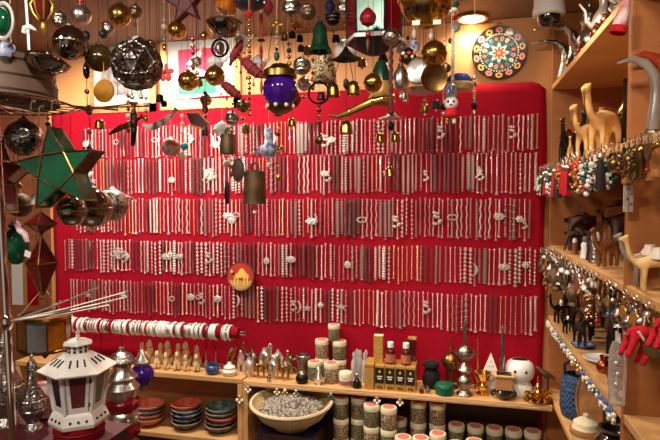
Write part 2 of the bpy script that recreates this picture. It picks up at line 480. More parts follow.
for nm, dsc, cat, b, m in [
    ('chain_bracelet', 'thin silver chain', 'chain bracelet', st_links(L0, .0022, .0046), 'silver_bright'),
    ('chain_bracelet', 'dull silver link chain', 'chain bracelet', st_links(L0, .0030, .0066), 'steel_chain'),
    ('chain_bracelet', 'silver rope-twist chain', 'chain bracelet', st_rope(L0, .0028, 42), 'silver_bright'),
    ('chain_bracelet', 'dark metal flat chain', 'chain bracelet', st_flat(L0, .0034), 'dark_chain'),
    ('chain_bracelet', 'silver flat-link chain', 'chain bracelet', st_flat(L0, .0027), 'steel_chain'),
    ('chain_bracelet', 'smooth silver snake chain', 'chain bracelet', st_snake(L0, .0024), 'silver_bright'),
    ('chain_bracelet', 'dull gold link chain', 'chain bracelet', st_links(L0, .0025, .0052), 'gold_chain'),
    ('chain_bracelet', 'chunky dark rope chain', 'chain bracelet', st_rope(L0, .0042, 30), 'dark_chain'),
    ('beaded_bracelet', 'silver round bead strand', 'beaded bracelet', st_beads(L0, [.0038]), 'silver_bead'),
    ('beaded_bracelet', 'large silver bead strand', 'beaded bracelet', st_beads(L0, [.0058]), 'silver_bead'),
    ('beaded_bracelet', 'mixed silver bead strand', 'beaded bracelet', st_beads(L0, [.0048, .002, .002]), 'silver_bead'),
    ('beaded_bracelet', 'grey metal bead strand', 'beaded bracelet', st_beads(L0, [.0034, .0034, .0050]), 'steel_chain'),
    ('beaded_bracelet', 'dark bead strand', 'beaded bracelet', st_beads(L0, [.0042]), 'dark_chain'),
    ('beaded_bracelet', 'flat silver disc strand', 'beaded bracelet', st_discs(L0, .0052), 'steel_chain'),
    ('beaded_bracelet', 'small gold bead strand', 'beaded bracelet', st_beads(L0, [.0034, .0022]), 'gold_chain')]:
    b.f = b.f; KINDS.append((nm, dsc, cat, b.mesh(nm), m))
CHAINS, BEADS = KINDS[:8], KINDS[8:]
CM = {k: charm(k) for k in ('flower', 'star', 'disc', 'ring', 'cluster', 'fish')}
for d, m in ((KINDS, None),):
    for nm, dsc, cat, me, mm in d: me.materials.append(MATS[mm])
for k, me in CM.items(): me.materials.append(MATS['silver_bead'])
ROWS = [(1.968, -1.98, .345, 'top row'), (1.803, -2.00, .340, 'second row'), (1.596, -2.02, .315, 'third row'), (1.374, -2.10, .345, 'fourth row'), (1.158, -2.07, .350, 'bottom row')]
LENS = [.160, .178, .180, .166, .168]
for ri, (z, xa, xb, rn) in enumerate(ROWS):
    n = 112; counts = {}; k = 0
    run, cur = 0, None
    for i in range(n):
        x = xa+(xb-xa)*(i+.5)/n + rs.uniform(-.003, .003)
        if run <= 0:
            q = rs.random(); run = rs.randint(1, 3)
            cur = rs.choice(CHAINS) if q < .46 else (rs.choice(BEADS) if q < .77 else ('charm', rs.choice(CHAINS[:3]+BEADS[:1]), rs.choice(list(CM))))
            if cur[0] == 'charm': run = 1
        run -= 1
        base = cur[1] if cur[0] == 'charm' else cur
        nm, dsc, cat, me, mm = base
        if cur[0] == 'charm': nm, cat, dsc = 'charm_bracelet', 'charm bracelet', dsc.replace('strand', 'bracelet') + f' with {cur[2]} charm'
        o = bpy.data.objects.new(nm, me); COL.objects.link(o)
        sc_ = LENS[ri]/L0*rs.uniform(.93, 1.05)
        o.location = (x, BY, z+rs.uniform(-.006, .006)); o.scale = (rs.choice((1.0, 1.15, 1.4, 1.8)), 1, sc_)
        o.rotation_euler = (0, rs.uniform(-.012, .012), 0)
        tag(o, f'{dsc}, {ordinal(i+1)} strand from the left in the {rn}', cat, f'bracelets in the {rn} on the red cloth')
        if cur[0] == 'charm':
            c = bpy.data.objects.new('charm', CM[cur[2]]); COL.objects.link(c); c.parent = o
            c.location = (rs.uniform(-.002, .002), -.004, -L0*rs.uniform(.42, .6)); f = rs.uniform(1.2, 1.7); c.scale = (f, 1, f/sc_)
# ------------------------------------------------------------------ things on the long counter
ZC, ZL = .742, .75
def on(x, y, z): return atz(x, y, z)
def onY(x, Y, z):                      # standing at height z and depth Y, under pixel column x
    lo, hi = 100, 900
    for _ in range(40):
        m = (lo+hi)/2
        p = at(x, m, Y)
        if p.z > z: lo = m
        else: hi = m
    p = at(x, lo, Y); p.z = z; return p

# --- spice jars
def make_jar(h=.095, r=.0348, fill='jar_mix'):
    t = thing('spice_jar', 'x', 'jar')
    obj('body', MB().lathe([(0, 0), (r*.94, 0), (r, .004), (r, h*.66), (r*.93, h*.72), (r*.9, h*.73), (0, h*.73)], 22), fill, t)
    ld = obj('lid', MB().lathe([(0, h*.731), (r*1.02, h*.731), (r*1.04, h*.75), (r*1.04, h*.95), (r*.98, h), (r*.80, h), (0, h*.995)], 24), 'cream_lid', t)
    obj('lid_label', MB().lathe([(0, h+.0012), (r*.74, h+.0012), (r*.74, h+.0002), (0, h+.0002)], 20), 'label_red', ld)
    return t
j0 = make_jar(); j1 = make_jar(fill='jar_green')
used = set()
def jar(src, p, label, group, sc=1.):
    if src.name not in used:
        used.add(src.name); src.location = p; src['label'] = label; src['group'] = group; src.scale = (sc,)*3; return src
    return dup(src, p, rs.uniform(0, 6), label, group, (sc,)*3)
JH = .0955
zs = .40
GJ = 'spice jars under the long counter'
for i, (x, Y) in enumerate([(341, 2.44), (358.5, 2.46), (371.5, 2.385), (388.5, 2.37)]):
    b = onY(x, Y, zs)
    who = ['beside the seed basket', 'second stack from the seed basket', 'third stack from the seed basket', 'fourth stack from the seed basket'][i]
    for k in range(3):
        lv = ['bottom', 'middle', 'top'][k]
        jar(j0 if (i+k) % 2 else j1, (b.x, b.y, zs+k*JH), f'{lv} cream-lidded spice jar of three, {who}' if i else f'{lv} cream-lidded spice jar of the three-high stack beside the seed basket', GJ)
FR = [(403, 2.30), (420.5, 2.31), (437.5, 2.37), (456, 2.29), (474, 2.33), (492, 2.31), (511, 2.29), (531, 2.29)]
for i, (x, Y) in enumerate(FR):
    b = onY(x, Y, zs)
    for k in range(2):
        jar(j1 if (i+k) % 2 else j0, (b.x, b.y, zs+k*JH), f'{"lower" if k == 0 else "upper"} spice jar of a two-high stack, {ordinal(i+1)} of the front row under the counter', GJ)
for i, x in enumerate([418, 437]):
    b = onY(x, 2.475, zs)
    for k in range(3): jar(j0, (b.x, b.y, zs+k*JH), f'{["bottom","middle","top"][k]} shadowed spice jar of the {"tall rear stack below the black figurine" if i == 0 else "tall rear stack below the green box"}', GJ)
for i, x in enumerate([399, 456, 475, 494, 513, 532]):
    b = onY(x, 2.485, zs)
    for k in range(2): jar(j1 if k else j0, (b.x, b.y, zs+k*JH), f'{"lower" if k == 0 else "upper"} dim spice jar at the back under the counter, {ordinal(i+1)} of the rear row', GJ)
# jars on the counter
GK = 'spice jars on the long counter'
def cj(x, Y, z, lab, src, sc=1.0): return jar(src, onY(x, Y, z), lab, GK, sc)
cj(331.5, 2.465, ZC, 'front low spice jar with white lid beside white tub', j0, .98)
cj(314.5, 2.49, ZC, 'low spice jar with white lid beside the dark silver mug', j1, .90)
for x, Y, lab in ((322, 2.535, 'rear'), (340, 2.545, 'rear')): pass
cj(322, 2.548, ZC, 'rear lower spice jar of the pile, half hidden behind the silver ewer', j1, .93)
cj(339.5, 2.545, ZC, 'rear lower spice jar of the pile, half hidden behind the white tub', j0, .93)
cj(322, 2.548, ZC+JH*.93, 'second-level spice jar of counter pile, near the dark mug', j0, .93)
cj(339.5, 2.545, ZC+JH*.93, 'second-level spice jar of counter pile, near the clear bottles', j1, .93)
cj(334, 2.548, ZC+JH*1.86, 'topmost spice jar of the pile on the counter', j1, .80)
# white tub in front
p = onY(345.5, 2.43, ZC)
t = thing('cream_tub', 'small white lidded tub with brown label beside clear bottles', 'tub', p)
obj('body', MB().lathe([(0, 0), (.028, 0), (.030, .004), (.030, .036), (.026, .040), (0, .040)], 18), 'white', t)
obj('lid', MB().lathe([(0, .041), (.031, .041), (.031, .062), (.028, .066), (0, .066)], 18), 'cream_lid', t)
obj('label_band', MB().lathe([(.0300, .010), (.0308, .010), (.0308, .030), (.0300, .030)], 18), 'label_tan', t)
# small silver ewer before the jars
def lathe_thing(name, label, cat, p, parts, group=None, rz=0., sc=1.):
    t = thing(name, label, cat, p, rz, group); t.scale = (sc,)*3
    for pn, prof, m in parts: obj(pn, MB().lathe(prof, 18), m, t)
    return t
t = lathe_thing('small_ewer', 'small silver ewer standing before the spice jars', 'ewer', onY(318.5, 2.425, ZC),
    [('body', [(0, 0), (.018, 0), (.014, .006), (.020, .018), (.024, .030), (.016, .044), (.009, .056), (.012, .064), (0, .064)], 'silver'), ('lid', [(0, .0645), (.012, .0645), (.008, .074), (.003, .078), (.004, .084), (0, .090)], 'silver')])
obj('spout', MB().tube([(.018, 0, .024), (.032, 0, .034), (.036, 0, .054)], [.006, .004, .003], 6), 'silver', t)
obj('handle', MB().tube([(-.018, 0, .020), (-.034, 0, .030), (-.034, 0, .052), (-.012, 0, .060)], .003, 6), 'silver', t)
# clear bottles
b0 = None
for i, (x, Y) in enumerate([(354, 2.50), (360, 2.54), (364.5, 2.50), (357, 2.55), (366, 2.545)]):
    lab = ['clear glass bottle nearest the white tub', 'clear glass bottle behind the small dark bottle', 'clear glass bottle touching the gold box', 'clear glass bottle deepest in the cluster', 'clear glass bottle behind the upright gold box'][i]
    p = onY(x, Y, ZC)
    if b0 is None:
        b0 = thing('glass_bottle', lab, 'bottle', p, 0, 'clear bottles beside the gold boxes')
        obj('body', MB().lathe([(0, 0), (.013, 0), (.014, .003), (.014, .085), (.011, .100), (.006, .106), (.006, .112), (0, .112)], 14), 'clear', b0)
        obj('stopper', MB().lathe([(0, .1125), (.006, .1125), (.009, .124), (.005, .138), (0, .142)], 12), 'clear', b0)
    else: dup(b0, p, 0, lab)
lathe_thing('dark_bottle', 'small dark round bottle in front of the clear bottles', 'bottle', onY(357, 2.42, ZC),
    [('body', [(0, 0), (.020, 0), (.022, .006), (.020, .026), (.010, .036), (.009, .042), (0, .042)], 'black_gloss'), ('cap', [(0, .0425), (.010, .0425), (.009, .060), (.004, .066), (0, .066)], 'silver_old')])
# --- perfume boxes, gold carton, bottles
pa, pb = onY(374.5, 2.41, ZC), onY(415.5, 2.41, ZC)
bw = (pb.x-pa.x)/4
def box_label(bw, h):
    t = thing('perfume_box', 'x', 'box')
    obj('carton', MB().box((0, .055, h/2), (bw-.002, .11, h), bev=.001), 'box_gold', t)
    bp = obj('black_panel', MB().box((0, -.0008, h*.60), (bw-.006, .0012, h*.62)), 'box_black', t)
    mb = MB(); mb.prism([(-.005, 0), (0, .008), (.005, 0), (.003, -.006), (-.003, -.006)], .001, T(0, -.0028, h*.76)); obj('flame_mark', mb, 'flame', bp)
    mb = MB()
    for k in range(2): mb.box((0, -.0022, h*.56-.010*k), (bw*.52-.006*k, .001, .005))
    obj('lettering', mb, 'paper', bp)
    mb = MB()
    for k in range(3): mb.prism([(-.012+.009*k, 0), (-.008+.009*k, .014), (-.004+.009*k, 0)], .001, T(0, -.0022, h*.10))
    obj('ornament', mb, 'copper', t)
    return t
bx = box_label(bw, .112)
names = ['first', 'second', 'third', 'fourth']
for i in range(4):
    l = f'gold and black perfume box, {names[i]} in the row from the upright carton'
    p = (pa.x+bw*(i+.5), 2.41, ZC)
    if i == 0: bx.location = p; bx['label'] = l; bx['group'] = 'row of perfume boxes on the counter'
    else: dup(bx, p, 0, l, 'row of perfume boxes on the counter')
p = onY(369, 2.405, ZC)
t = thing('gold_carton', 'plain gold carton standing upright at the end of the perfume boxes', 'box', p)
obj('carton', MB().box((0, .055, .058), (.042, .11, .116), bev=.001), 'box_gold', t)
obj('flap_seam', MB().box((0, -.0006, .104), (.040, .001, .0015)), 'brass_old', t)
p = V((pa.x+.002, 2.435, ZC+.1125))
t = thing('gold_carton', 'narrow gold carton standing on top of the perfume boxes', 'box', p)
obj('carton', MB().box((.010, .02, .062), (.042, .036, .124), bev=.001), 'box_gold', t)
obj('top_flap', MB().box((.010, .02, .1247), (.040, .034, .001)), 'cream', t)
bt = None
for i, x in enumerate((390.5, 406)):
    p = onY(x, 2.45, ZC+.1125)
    lab = 'brown bottle with white cap on the perfume boxes, ' + ('nearer the gold carton' if i == 0 else 'farther from the gold carton')
    if bt is None:
        bt = thing('oil_bottle', lab, 'bottle', p, 0, 'brown bottles on the perfume boxes')
        bd = obj('body', MB().lathe([(0, 0), (.020, 0), (.022, .003), (.022, .056), (.016, .066), (.010, .070), (.010, .074), (0, .074)], 18), 'bottle_brown', bt)
        obj('cap', MB().lathe([(0, .0745), (.014, .0745), (.014, .096), (.012, .098), (0, .098)], 16), 'white', bt)
        obj('label_band', MB().lathe([(.0221, .010), (.0226, .010), (.0226, .046), (.0221, .046)], 18), 'label_tan', bd)
    else: dup(bt, p, .4, lab)
p = onY(412, 2.50, ZC+.1125)
t = thing('gold_carton', 'gold carton with dark body behind the brown bottles', 'box', p)
obj('carton', MB().box((0, .012, .05), (.036, .026, .10), bev=.001), 'bottle_brown', t)
obj('top_flap', MB().box((0, .012, .105), (.038, .028, .010), bev=.001), 'box_gold', t)
# small pottery cubes before the green box
for i, x in enumerate((421.5, 428)):
    p = onY(x, 2.415, ZC)
    t = thing('shaker', ['small terracotta and silver shaker beside the perfume boxes', 'small silver shaker beside the green box'][i], 'shaker', p)
    obj('body', MB().lathe([(0, 0), (.010, 0), (.011, .012), (.007, .022), (0, .022)], 12), 'silver' if i else 'copper', t)
    obj('cap', MB().lathe([(0, .0222), (.008, .0222), (.005, .032), (0, .034)], 12), 'silver', t)
# black shaggy figurine
p = onY(431, 2.50, ZC)
t = thing('black_figurine', 'black rough round-bodied figurine beside the green box', 'figurine', p)
rr = random.Random(3)
obj('body', MB().lathe([(0, 0), (.030, 0), (.036, .020), (.040, .045), (.034, .070), (.024, .085), (0, .095)], 16, wob=lambda a, z: 1+.10*sin(5*a+z*200)), 'black_fuzz', t)
mb = MB()
mb.lathe([(0, .086), (.026, .088), (.036, .10), (.034, .112), (.02, .122), (0, .125)], 14, wob=lambda a, z: 1+.14*sin(7*a+z*300)); obj('headdress', mb, 'black_fuzz', t)
for sx in (-1, 1): obj('foot', MB().ball((sx*.018, -.024, .010), .012, 8, 5), 'black', t)
# green round box
p = onY(444.5, 2.43, ZC)
t = thing('trinket_box', 'round green carved trinket box with lid', 'box', p)
obj('body', MB().lathe([(0, 0), (.036, 0), (.040, .004), (.040, .028), (0, .028)], 24), 'green_box', t)
obj('lid', MB().lathe([(0, .0285), (.042, .0285), (.042, .038), (.036, .046), (.02, .049), (0, .050)], 24), 'green_box', t)
# incense burners
def burner(name, label, p, m, prof, gl, sc=1., legs=0, stem=None):
    t = thing(name, label, 'incense burner', p); t.scale = (sc,)*3
    obj('base', MB().lathe(prof, 20), m, t)
    for pn, pr in gl: obj(pn, MB().lathe(pr, 20), m, t)
    for i in range(legs):
        a = 2*pi*i/legs+.4
        obj('leg', MB().tube([(cos(a)*.030, sin(a)*.030, 0), (cos(a)*.034, sin(a)*.034, .012), (cos(a)*.022, sin(a)*.022, .05), (cos(a)*.020, sin(a)*.020, .082)], [.004, .003, .003, .004], 6), m, t)
    return t
t = burner('incense_burner', 'aged brass incense burner with round globe on slender legs', onY(450.5, 2.52, ZC), 'brass_old',
   [(0, .0), (.034, .0), (.036, .006), (.020, .012), (.010, .02), (.007, .05), (.012, .078), (0, .080)],
   [('globe', [(0, .084), (.020, .086), (.036, .104), (.040, .122), (.034, .142), (.018, .156), (0, .160)]), ('globe_band', [(.0405, .118), (.044, .120), (.044, .125), (.0405, .127)]), ('finial', [(0, .1605), (.006, .1605), (.004, .170), (.009, .178), (.004, .190), (.003, .215), (.001, .235), (0, .238)])], 1.0, 3)
t = burner('incense_burner', 'silver incense burner with bell-shaped body and pierced globe above', onY(464.5, 2.44, ZC), 'silver_old',
   [(0, 0), (.032, 0), (.036, .006), (.030, .012), (.018, .022), (.022, .034), (.032, .050), (.034, .062), (.026, .076), (.012, .088), (.010, .098), (0, .098)],
   [('lid', [(0, .0985), (.024, .0985), (.032, .112), (.022, .128), (.010, .140), (.008, .150), (0, .150)]), ('globe', [(0, .1505), (.020, .155), (.034, .172), (.036, .186), (.028, .206), (.012, .218), (0, .220)]), ('globe_ring', [(.0362, .180), (.043, .182), (.043, .187), (.0362, .189)]), ('finial', [(0, .2205), (.008, .2205), (.005, .232), (.009, .240), (.006, .256), (.008, .30), (.004, .33), (0, .332)])], 1.0, 0)
t = burner('incense_burner', 'polished brass goblet-shaped burner between silver burner and lattice block', onY(482.5, 2.46, ZC), 'brass_bright',
   [(0, 0), (.026, 0), (.028, .006), (.016, .014), (.018, .022), (.026, .034), (.026, .044), (.016, .054), (.020, .060), (0, .060)],
   [('cup', [(0, .0605), (.022, .0605), (.032, .072), (.038, .094), (.040, .098), (.036, .098), (.028, .078), (0, .070)])])
obj('handle', MB().tube([(.030, .016, .088), (.040, .034, .080), (.046, .044, .072)], [.004, .004, .005], 6), 'brass_bright', t)
t = lathe_thing('brass_stick', 'slender polished brass stand behind the goblet-shaped burner', 'stand', onY(477, 2.545, ZC),
   [('base', [(0, 0), (.014, 0), (.012, .006), (.006, .014), (0, .014)], 'brass_bright'), ('rod', [(0, .0142), (.006, .0142), (.004, .03), (.005, .10), (.003, .20), (.006, .205), (.003, .215), (0, .225)], 'brass_bright')])
# pierced white pyramid
p = onY(490.5, 2.53, ZC); mb = MB()
h_, hw = .168, .052
t = thing('pyramid_burner', 'white pierced pyramid-shaped burner in front of red cloth', 'burner', p, R(6))
mb.add([(-hw, -hw*.5, .02), (hw, -hw*.5, .02), (hw, hw*.5, .02), (-hw, hw*.5, .02), (0, 0, h_)], [(0, 1, 4), (1, 2, 4), (2, 3, 4), (3, 0, 4), (3, 2, 1, 0)]); obj('body', mb, 'white', t)
mb = MB()
for r_, nn in ((.050, 4), (.070, 4), (.090, 3), (.110, 2), (.130, 1)):
    for k in range(nn):
        f = (r_-.02)/(h_-.02); x_ = (k-(nn-1)/2)*.0145
        mb.lathe([(0, -.001), (.0028, -.001), (.0028, .001), (0, .001)], 8, T(x_, -hw*.5*(1-f)-.0006, r_) @ rot('X', pi/2-.2))
obj('pierced_hole', mb, 'grey_pattern', t)
obj('base', MB().box((0, 0, .0095), (hw*2.05, hw*1.05, .019), bev=.002), 'white', t)
# white round burner
p = onY(519.5, 2.508, ZC)
t = thing('ceramic_burner', 'glossy white round-topped ceramic burner with slot and two dark eyes', 'burner', p)
obj('foot', MB().lathe([(0, 0), (.050, 0), (.056, .010), (.056, .036), (.046, .052), (.040, .060), (0, .060)], 26), 'white_gloss', t)
obj('body', MB().lathe([(0, .0602), (.042, .0602), (.056, .076), (.062, .098), (.060, .122), (.052, .140), (.036, .151), (0, .154)], 28, wob=lambda a, z: 1), 'white_gloss', t)
obj('slot', MB().ball((0, 0, .152), 1, 18, 6, sq=(.034, .020, .006)), 'black', t)
for sx in (-.42, .34): obj('eye', MB().ball((sin(sx)*.058, -cos(sx)*.058, .112), 1, 12, 6, sq=(.007, .007, .007)), 'black', t)
# dark box burner bowl + lattice block + tall stick
p = onY(503.5, 2.425, ZC)
t = thing('lattice_burner', 'carved wooden lattice block set on black scrolled bowl', 'burner', p)
obj('bowl', MB().lathe([(0, 0), (.020, 0), (.024, .006), (.036, .022), (.042, .036), (.036, .044), (0, .044)], 20, wob=lambda a, z: 1+.05*sin(6*a)), 'black_gloss', t)
for sx in (-1, 1): obj('scroll_handle', MB().tube([(sx*.036, 0, .032), (sx*.047, 0, .034), (sx*.050, 0, .022), (sx*.044, 0, .014), (sx*.038, 0, .018)], .005, 6), 'black_gloss', t)
obj('lattice_block', MB().box((0, 0, .074), (.072, .060, .058), bev=.003), 'lattice_wood', t)
obj('rim', MB().box((0, 0, .1052), (.082, .070, .008), bev=.002), 'camel_wood', t)
obj('dark_inset', MB().box((0, 0, .1100), (.060, .050, .002)), 'black', t)
t = lathe_thing('silver_finial_stand', 'tall slim silver stand rising behind lattice block', 'stand', onY(501.5, 2.480, ZC),
   [('base', [(0, 0), (.014, 0), (.012, .010), (.008, .02), (0, .02)], 'silver_old'), ('shaft', [(0, .0202), (.007, .0202), (.009, .05), (.006, .10), (.010, .13), (.012, .16), (.007, .19), (.009, .22), (.006, .26), (.004, .30), (0, .31)], 'silver_old')])
# brass coffee set on tray
p = onY(538, 2.44, ZC)
t = thing('brass_tray', 'round brass tray holding a coffee pot and tiny cups', 'tray', p)
obj('plate', MB().lathe([(0, .004), (.052, .004), (.060, .010), (.062, .009), (.054, .001), (0, .001)], 28), 'brass', t)
obj('foot_ring', MB().lathe([(.030, 0), (.034, 0), (.034, .001), (.030, .001)], 18), 'brass', t)
q = V(p)+V((0, .01, .0045))
t = lathe_thing('coffee_pot', 'small brass coffee pot with pointed lid on the tray', 'coffee pot', q,
   [('body', [(0, 0), (.020, 0), (.024, .008), (.026, .020), (.016, .036), (.013, .042), (0, .042)], 'brass_bright'), ('lid', [(0, .0422), (.015, .0422), (.012, .054), (.004, .066), (.005, .072), (.002, .092), (0, .096)], 'brass_bright')], None, R(-60))
obj('spout', MB().tube([(.020, -.004, .018), (.034, -.008, .030), (.042, -.010, .044)], [.006, .004, .003], 6), 'brass_bright', t)
obj('handle', MB().tube([(-.020, 0, .012), (-.036, 0, .020), (-.036, 0, .038), (-.012, 0, .042)], .003, 6), 'brass_bright', t)
c0 = None
CUPS = ['directly before the pot', 'at the tray edge toward the white burner', 'second from the white burner', 'beneath the pot spout', 'at the tray edge toward the shelving', 'behind the pot spout']
for i, (dx, dy) in enumerate([(-.004, -.036), (-.043, -.004), (-.030, -.027), (.024, -.032), (.044, -.008), (.036, .026)]):
    q = V(p)+V((dx, dy, .0045 if dx*dx+dy*dy < .0021 else .006))
    lab = 'tiny brass cup ' + CUPS[i]
    if c0 is None: 
        c0 = lathe_thing('coffee_cup', lab, 'cup', q, [('bowl', [(0, .0125), (.006, .0125), (.011, .020), (.0125, .032), (.0105, .032), (.008, .020), (0, .016)], 'brass_bright'), ('foot', [(0, 0), (.008, 0), (.004, .005), (.004, .0124), (0, .0124)], 'brass_bright')], 'cups around the brass coffee pot')
    else: dup(c0, q, 0, lab)
# woven bronze knot near the corner
p = onY(548, 2.50, ZC)
t = thing('bronze_gazelle', 'small curled bronze animal figure perched by the shelving corner', 'figurine', p)
obj('stand', MB().lathe([(0, 0), (.018, 0), (.014, .006), (.004, .012), (.004, .080), (0, .080)], 12), 'bronze_rust', t)
obj('body', skin([(0, 0, .092, .014), (-.022, 0, .104, .016), (-.040, 0, .118, .009), (-.050, 0, .128, .006), (.016, 0, .088, .010), (.026, -.006, .074, .005), (-.006, -.012, .076, .005)], [(0, 1), (1, 2), (2, 3), (0, 4), (4, 5), (0, 6)]), 'bronze_rust', t)
# ------------------------------------------------------------------ animals
def camel_mesh(hump=1, head=.0, thick=1., lt=1.):
    k = thick
    N = [(0, 0, .64, .15*k), (-.24, 0, .62, .13*k), (.24, 0, .62, .13*k), (0, 0, .80, .085*k), (.40, 0, .60, .075*k), (.50, 0, .74, .055*k), (.54, 0, .94, .05*k),
         (.57, 0, 1.06, .058*k), (.70, 0, 1.02, .036*k), (-.36, 0, .56, .05*k), (-.40, 0, .40, .016*k)]
    E_ = [(0, 1), (0, 2), (0, 3), (2, 4), (4, 5), (5, 6), (6, 7), (7, 8), (1, 9), (9, 10)]
    for sx, x in ((1, .24), (-1, -.24)):
        for sy in (-1, 1):
            b = len(N)
            N += [(x, sy*.085*lt, .46, .062*k*lt), (x+.01, sy*.095*lt, .24, .042*k*lt), (x, sy*.095*lt, .03, .045*k*lt)]
            E_ += [(2 if sx > 0 else 1, b), (b, b+1), (b+1, b+2)]
    for sy in (-1, 1):
        b = len(N); N.append((.53, sy*.045, 1.13, .018*k)); E_.append((7, b))
    return skin(N, E_, 1)
def elephant_mesh():
    N = [(0, 0, .56, .24), (-.26, 0, .54, .21), (.22, 0, .58, .20), (.42, 0, .70, .15), (.56, 0, .58, .085), (.62, 0, .36, .055), (.66, 0, .18, .04), (.74, 0, .12, .03), (-.46, 0, .46, .03), (-.50, 0, .28, .018)]
    E_ = [(0, 1), (0, 2), (2, 3), (3, 4), (4, 5), (5, 6), (6, 7), (1, 8), (8, 9)]
    for r_, x in ((2, .20), (1, -.26)):
        for sy in (-1, 1):
            b = len(N); N += [(x, sy*.13, .32, .095), (x, sy*.14, .05, .09)]; E_ += [(r_, b), (b, b+1)]
    for sy in (-1, 1):
        b = len(N); N += [(.36, sy*.17, .72, .06), (.30, sy*.26, .60, .07)]; E_ += [(3, b), (b, b+1)]
    return skin(N, E_, 1)
def seated_mesh():
    N = [(0, 0, .26, .25), (.04, 0, .48, .21), (.08, 0, .68, .13), (.12, 0, .86, .135), (.28, 0, .82, .085)]
    E_ = [(0, 1), (1, 2), (2, 3), (3, 4)]
    for sy in (-1, 1):
        b = len(N)
        N += [(.20, sy*.10, .34, .085), (.27, sy*.11, .06, .075), (.02, sy*.17, .12, .14), (.16, sy*.19, .06, .08), (.08, sy*.09, 1.0, .045)]
        E_ += [(1, b), (b, b+1), (0, b+2), (b+2, b+3), (3, b+4)]
    return skin(N, E_, 1)
SEATED = seated_mesh()
CAMEL, ELEPH = camel_mesh(), elephant_mesh()
CAMEL_T = camel_mesh(thick=1.25); CAMEL_S = camel_mesh(thick=1.5, lt=1.25)
def sized(me, s, name):
    m = me.copy(); m.name = name; m.transform(S(s)); return m
def saddle(mb, s):
    mb.lathe([(.098*s, .06*s), (.115*s, -.01*s), (.175*s, -.10*s), (.185*s, -.16*s), (.17*s, -.16*s), (.16*s, -.10*s), (.07*s, .04*s)], 12, T(0, 0, .84*s) @ S(1.0, .98, 1)); return mb
def camel(name, label, p, h, m, rz=0., saddle_m=None, halter_m=None, group=None, thick=False, saddle_name='saddle', body=None):
    s = h/1.16
    t = thing(name, label, 'camel figurine', p, rz, group)
    obj('body', sized(body or (CAMEL_T if thick else CAMEL), s, 'body'), m, t)
    if saddle_m: obj(saddle_name, saddle(MB(), s), saddle_m, t)
    if halter_m:
        mb = MB(); mb.ring((.64*s, 0, 1.035*s), .055*s, .009*s, 10, 4, axis='X'); mb.tube([(.62*s, -.05*s, 1.02*s), (.48*s, -.10*s, .82*s), (.2*s, -.14*s, .80*s)], .008*s, 4); obj('halter', mb, halter_m, t)
    return t
# small beige camels on the left counter
LC = [(x, 2.53, h, -1.57+d) for x, h, d in ((142.5, .104, .5), (151.5, .118, -.4), (160.5, .106, .6), (169.5, .120, -.5), (178.5, .110, .4), (187.5, .122, -.5), (197, .108, .3))] + \
     [(x, 2.445, h, -1.57+d) for x, h, d in ((147, .082, -.5), (157, .090, .5), (167, .084, -.4), (177, .092, .5), (187, .080, -.6), (196.5, .086, .4))]
tcam = None
for i, (x, Y, h, rz) in enumerate(LC):
    p = onY(x, Y, ZL); lab = f'small carved beige seated animal, {ordinal(i+1)} in the back row from the purple lamp' if i < 7 else f'small carved beige seated animal, {ordinal(i-6)} in the front row from the purple lamp'
    if tcam is None:
        tcam = thing('carved_animal', lab, 'carved figurine', p, rz, 'small carved animals on the left counter')
        obj('body', sized(SEATED, .1, 'body'), 'tan_toy', tcam)
        mb = MB(); mb.ring((.009, 0, .071), .0135, .0022, 14, 5); obj('collar', mb, 'carved_wood', tcam); tcam.scale = (h/.1*.84, h/.1*.84, h/.1)
    else: dup(tcam, p, rz, lab, None, (h/.1*.84, h/.1*.84, h/.1))
# pots
t = lathe_thing('ceramic_pot', 'small round glazed blue pot with open mouth', 'pot', onY(212.5, 2.43, ZL),
   [('body', [(0, 0), (.018, 0), (.030, .010), (.036, .024), (.032, .038), (.024, .044), (.026, .052), (.022, .052), (.020, .044), (.026, .034), (0, .012)], 'blue_pot')])
for sx in (-1, 1): obj('lug', MB().ball((sx*.036, 0, .030), .006, 8, 5), 'blue_pot', t)
lathe_thing('lidded_pot', 'small white lidded pot with tan band beside the blue pot', 'pot', onY(229.5, 2.43, ZL),
   [('body', [(0, 0), (.026, 0), (.033, .008), (.034, .022), (.026, .032), (0, .032)], 'white'), ('lid', [(0, .0325), (.027, .0325), (.028, .040), (.018, .048), (.010, .054), (.008, .062), (0, .064)], 'white'), ('band', [(.0342, .010), (.0352, .012), (.0352, .018), (.0342, .020)], 'tan_toy')])
for i, x in enumerate((206, 216)):
    lathe_thing('glass_dropper', f'slim glass dropper bottle behind the blue pot, {"nearer the camels" if i == 0 else "nearer the white pot"}', 'bottle', onY(x, 2.54, ZL),
       [('bulb', [(0, 0), (.012, 0), (.014, .010), (.008, .022), (0, .022)], 'silver'), ('stem', [(0, .0222), (.004, .0222), (.003, .075), (0, .078)], 'silver')], 'glass droppers')
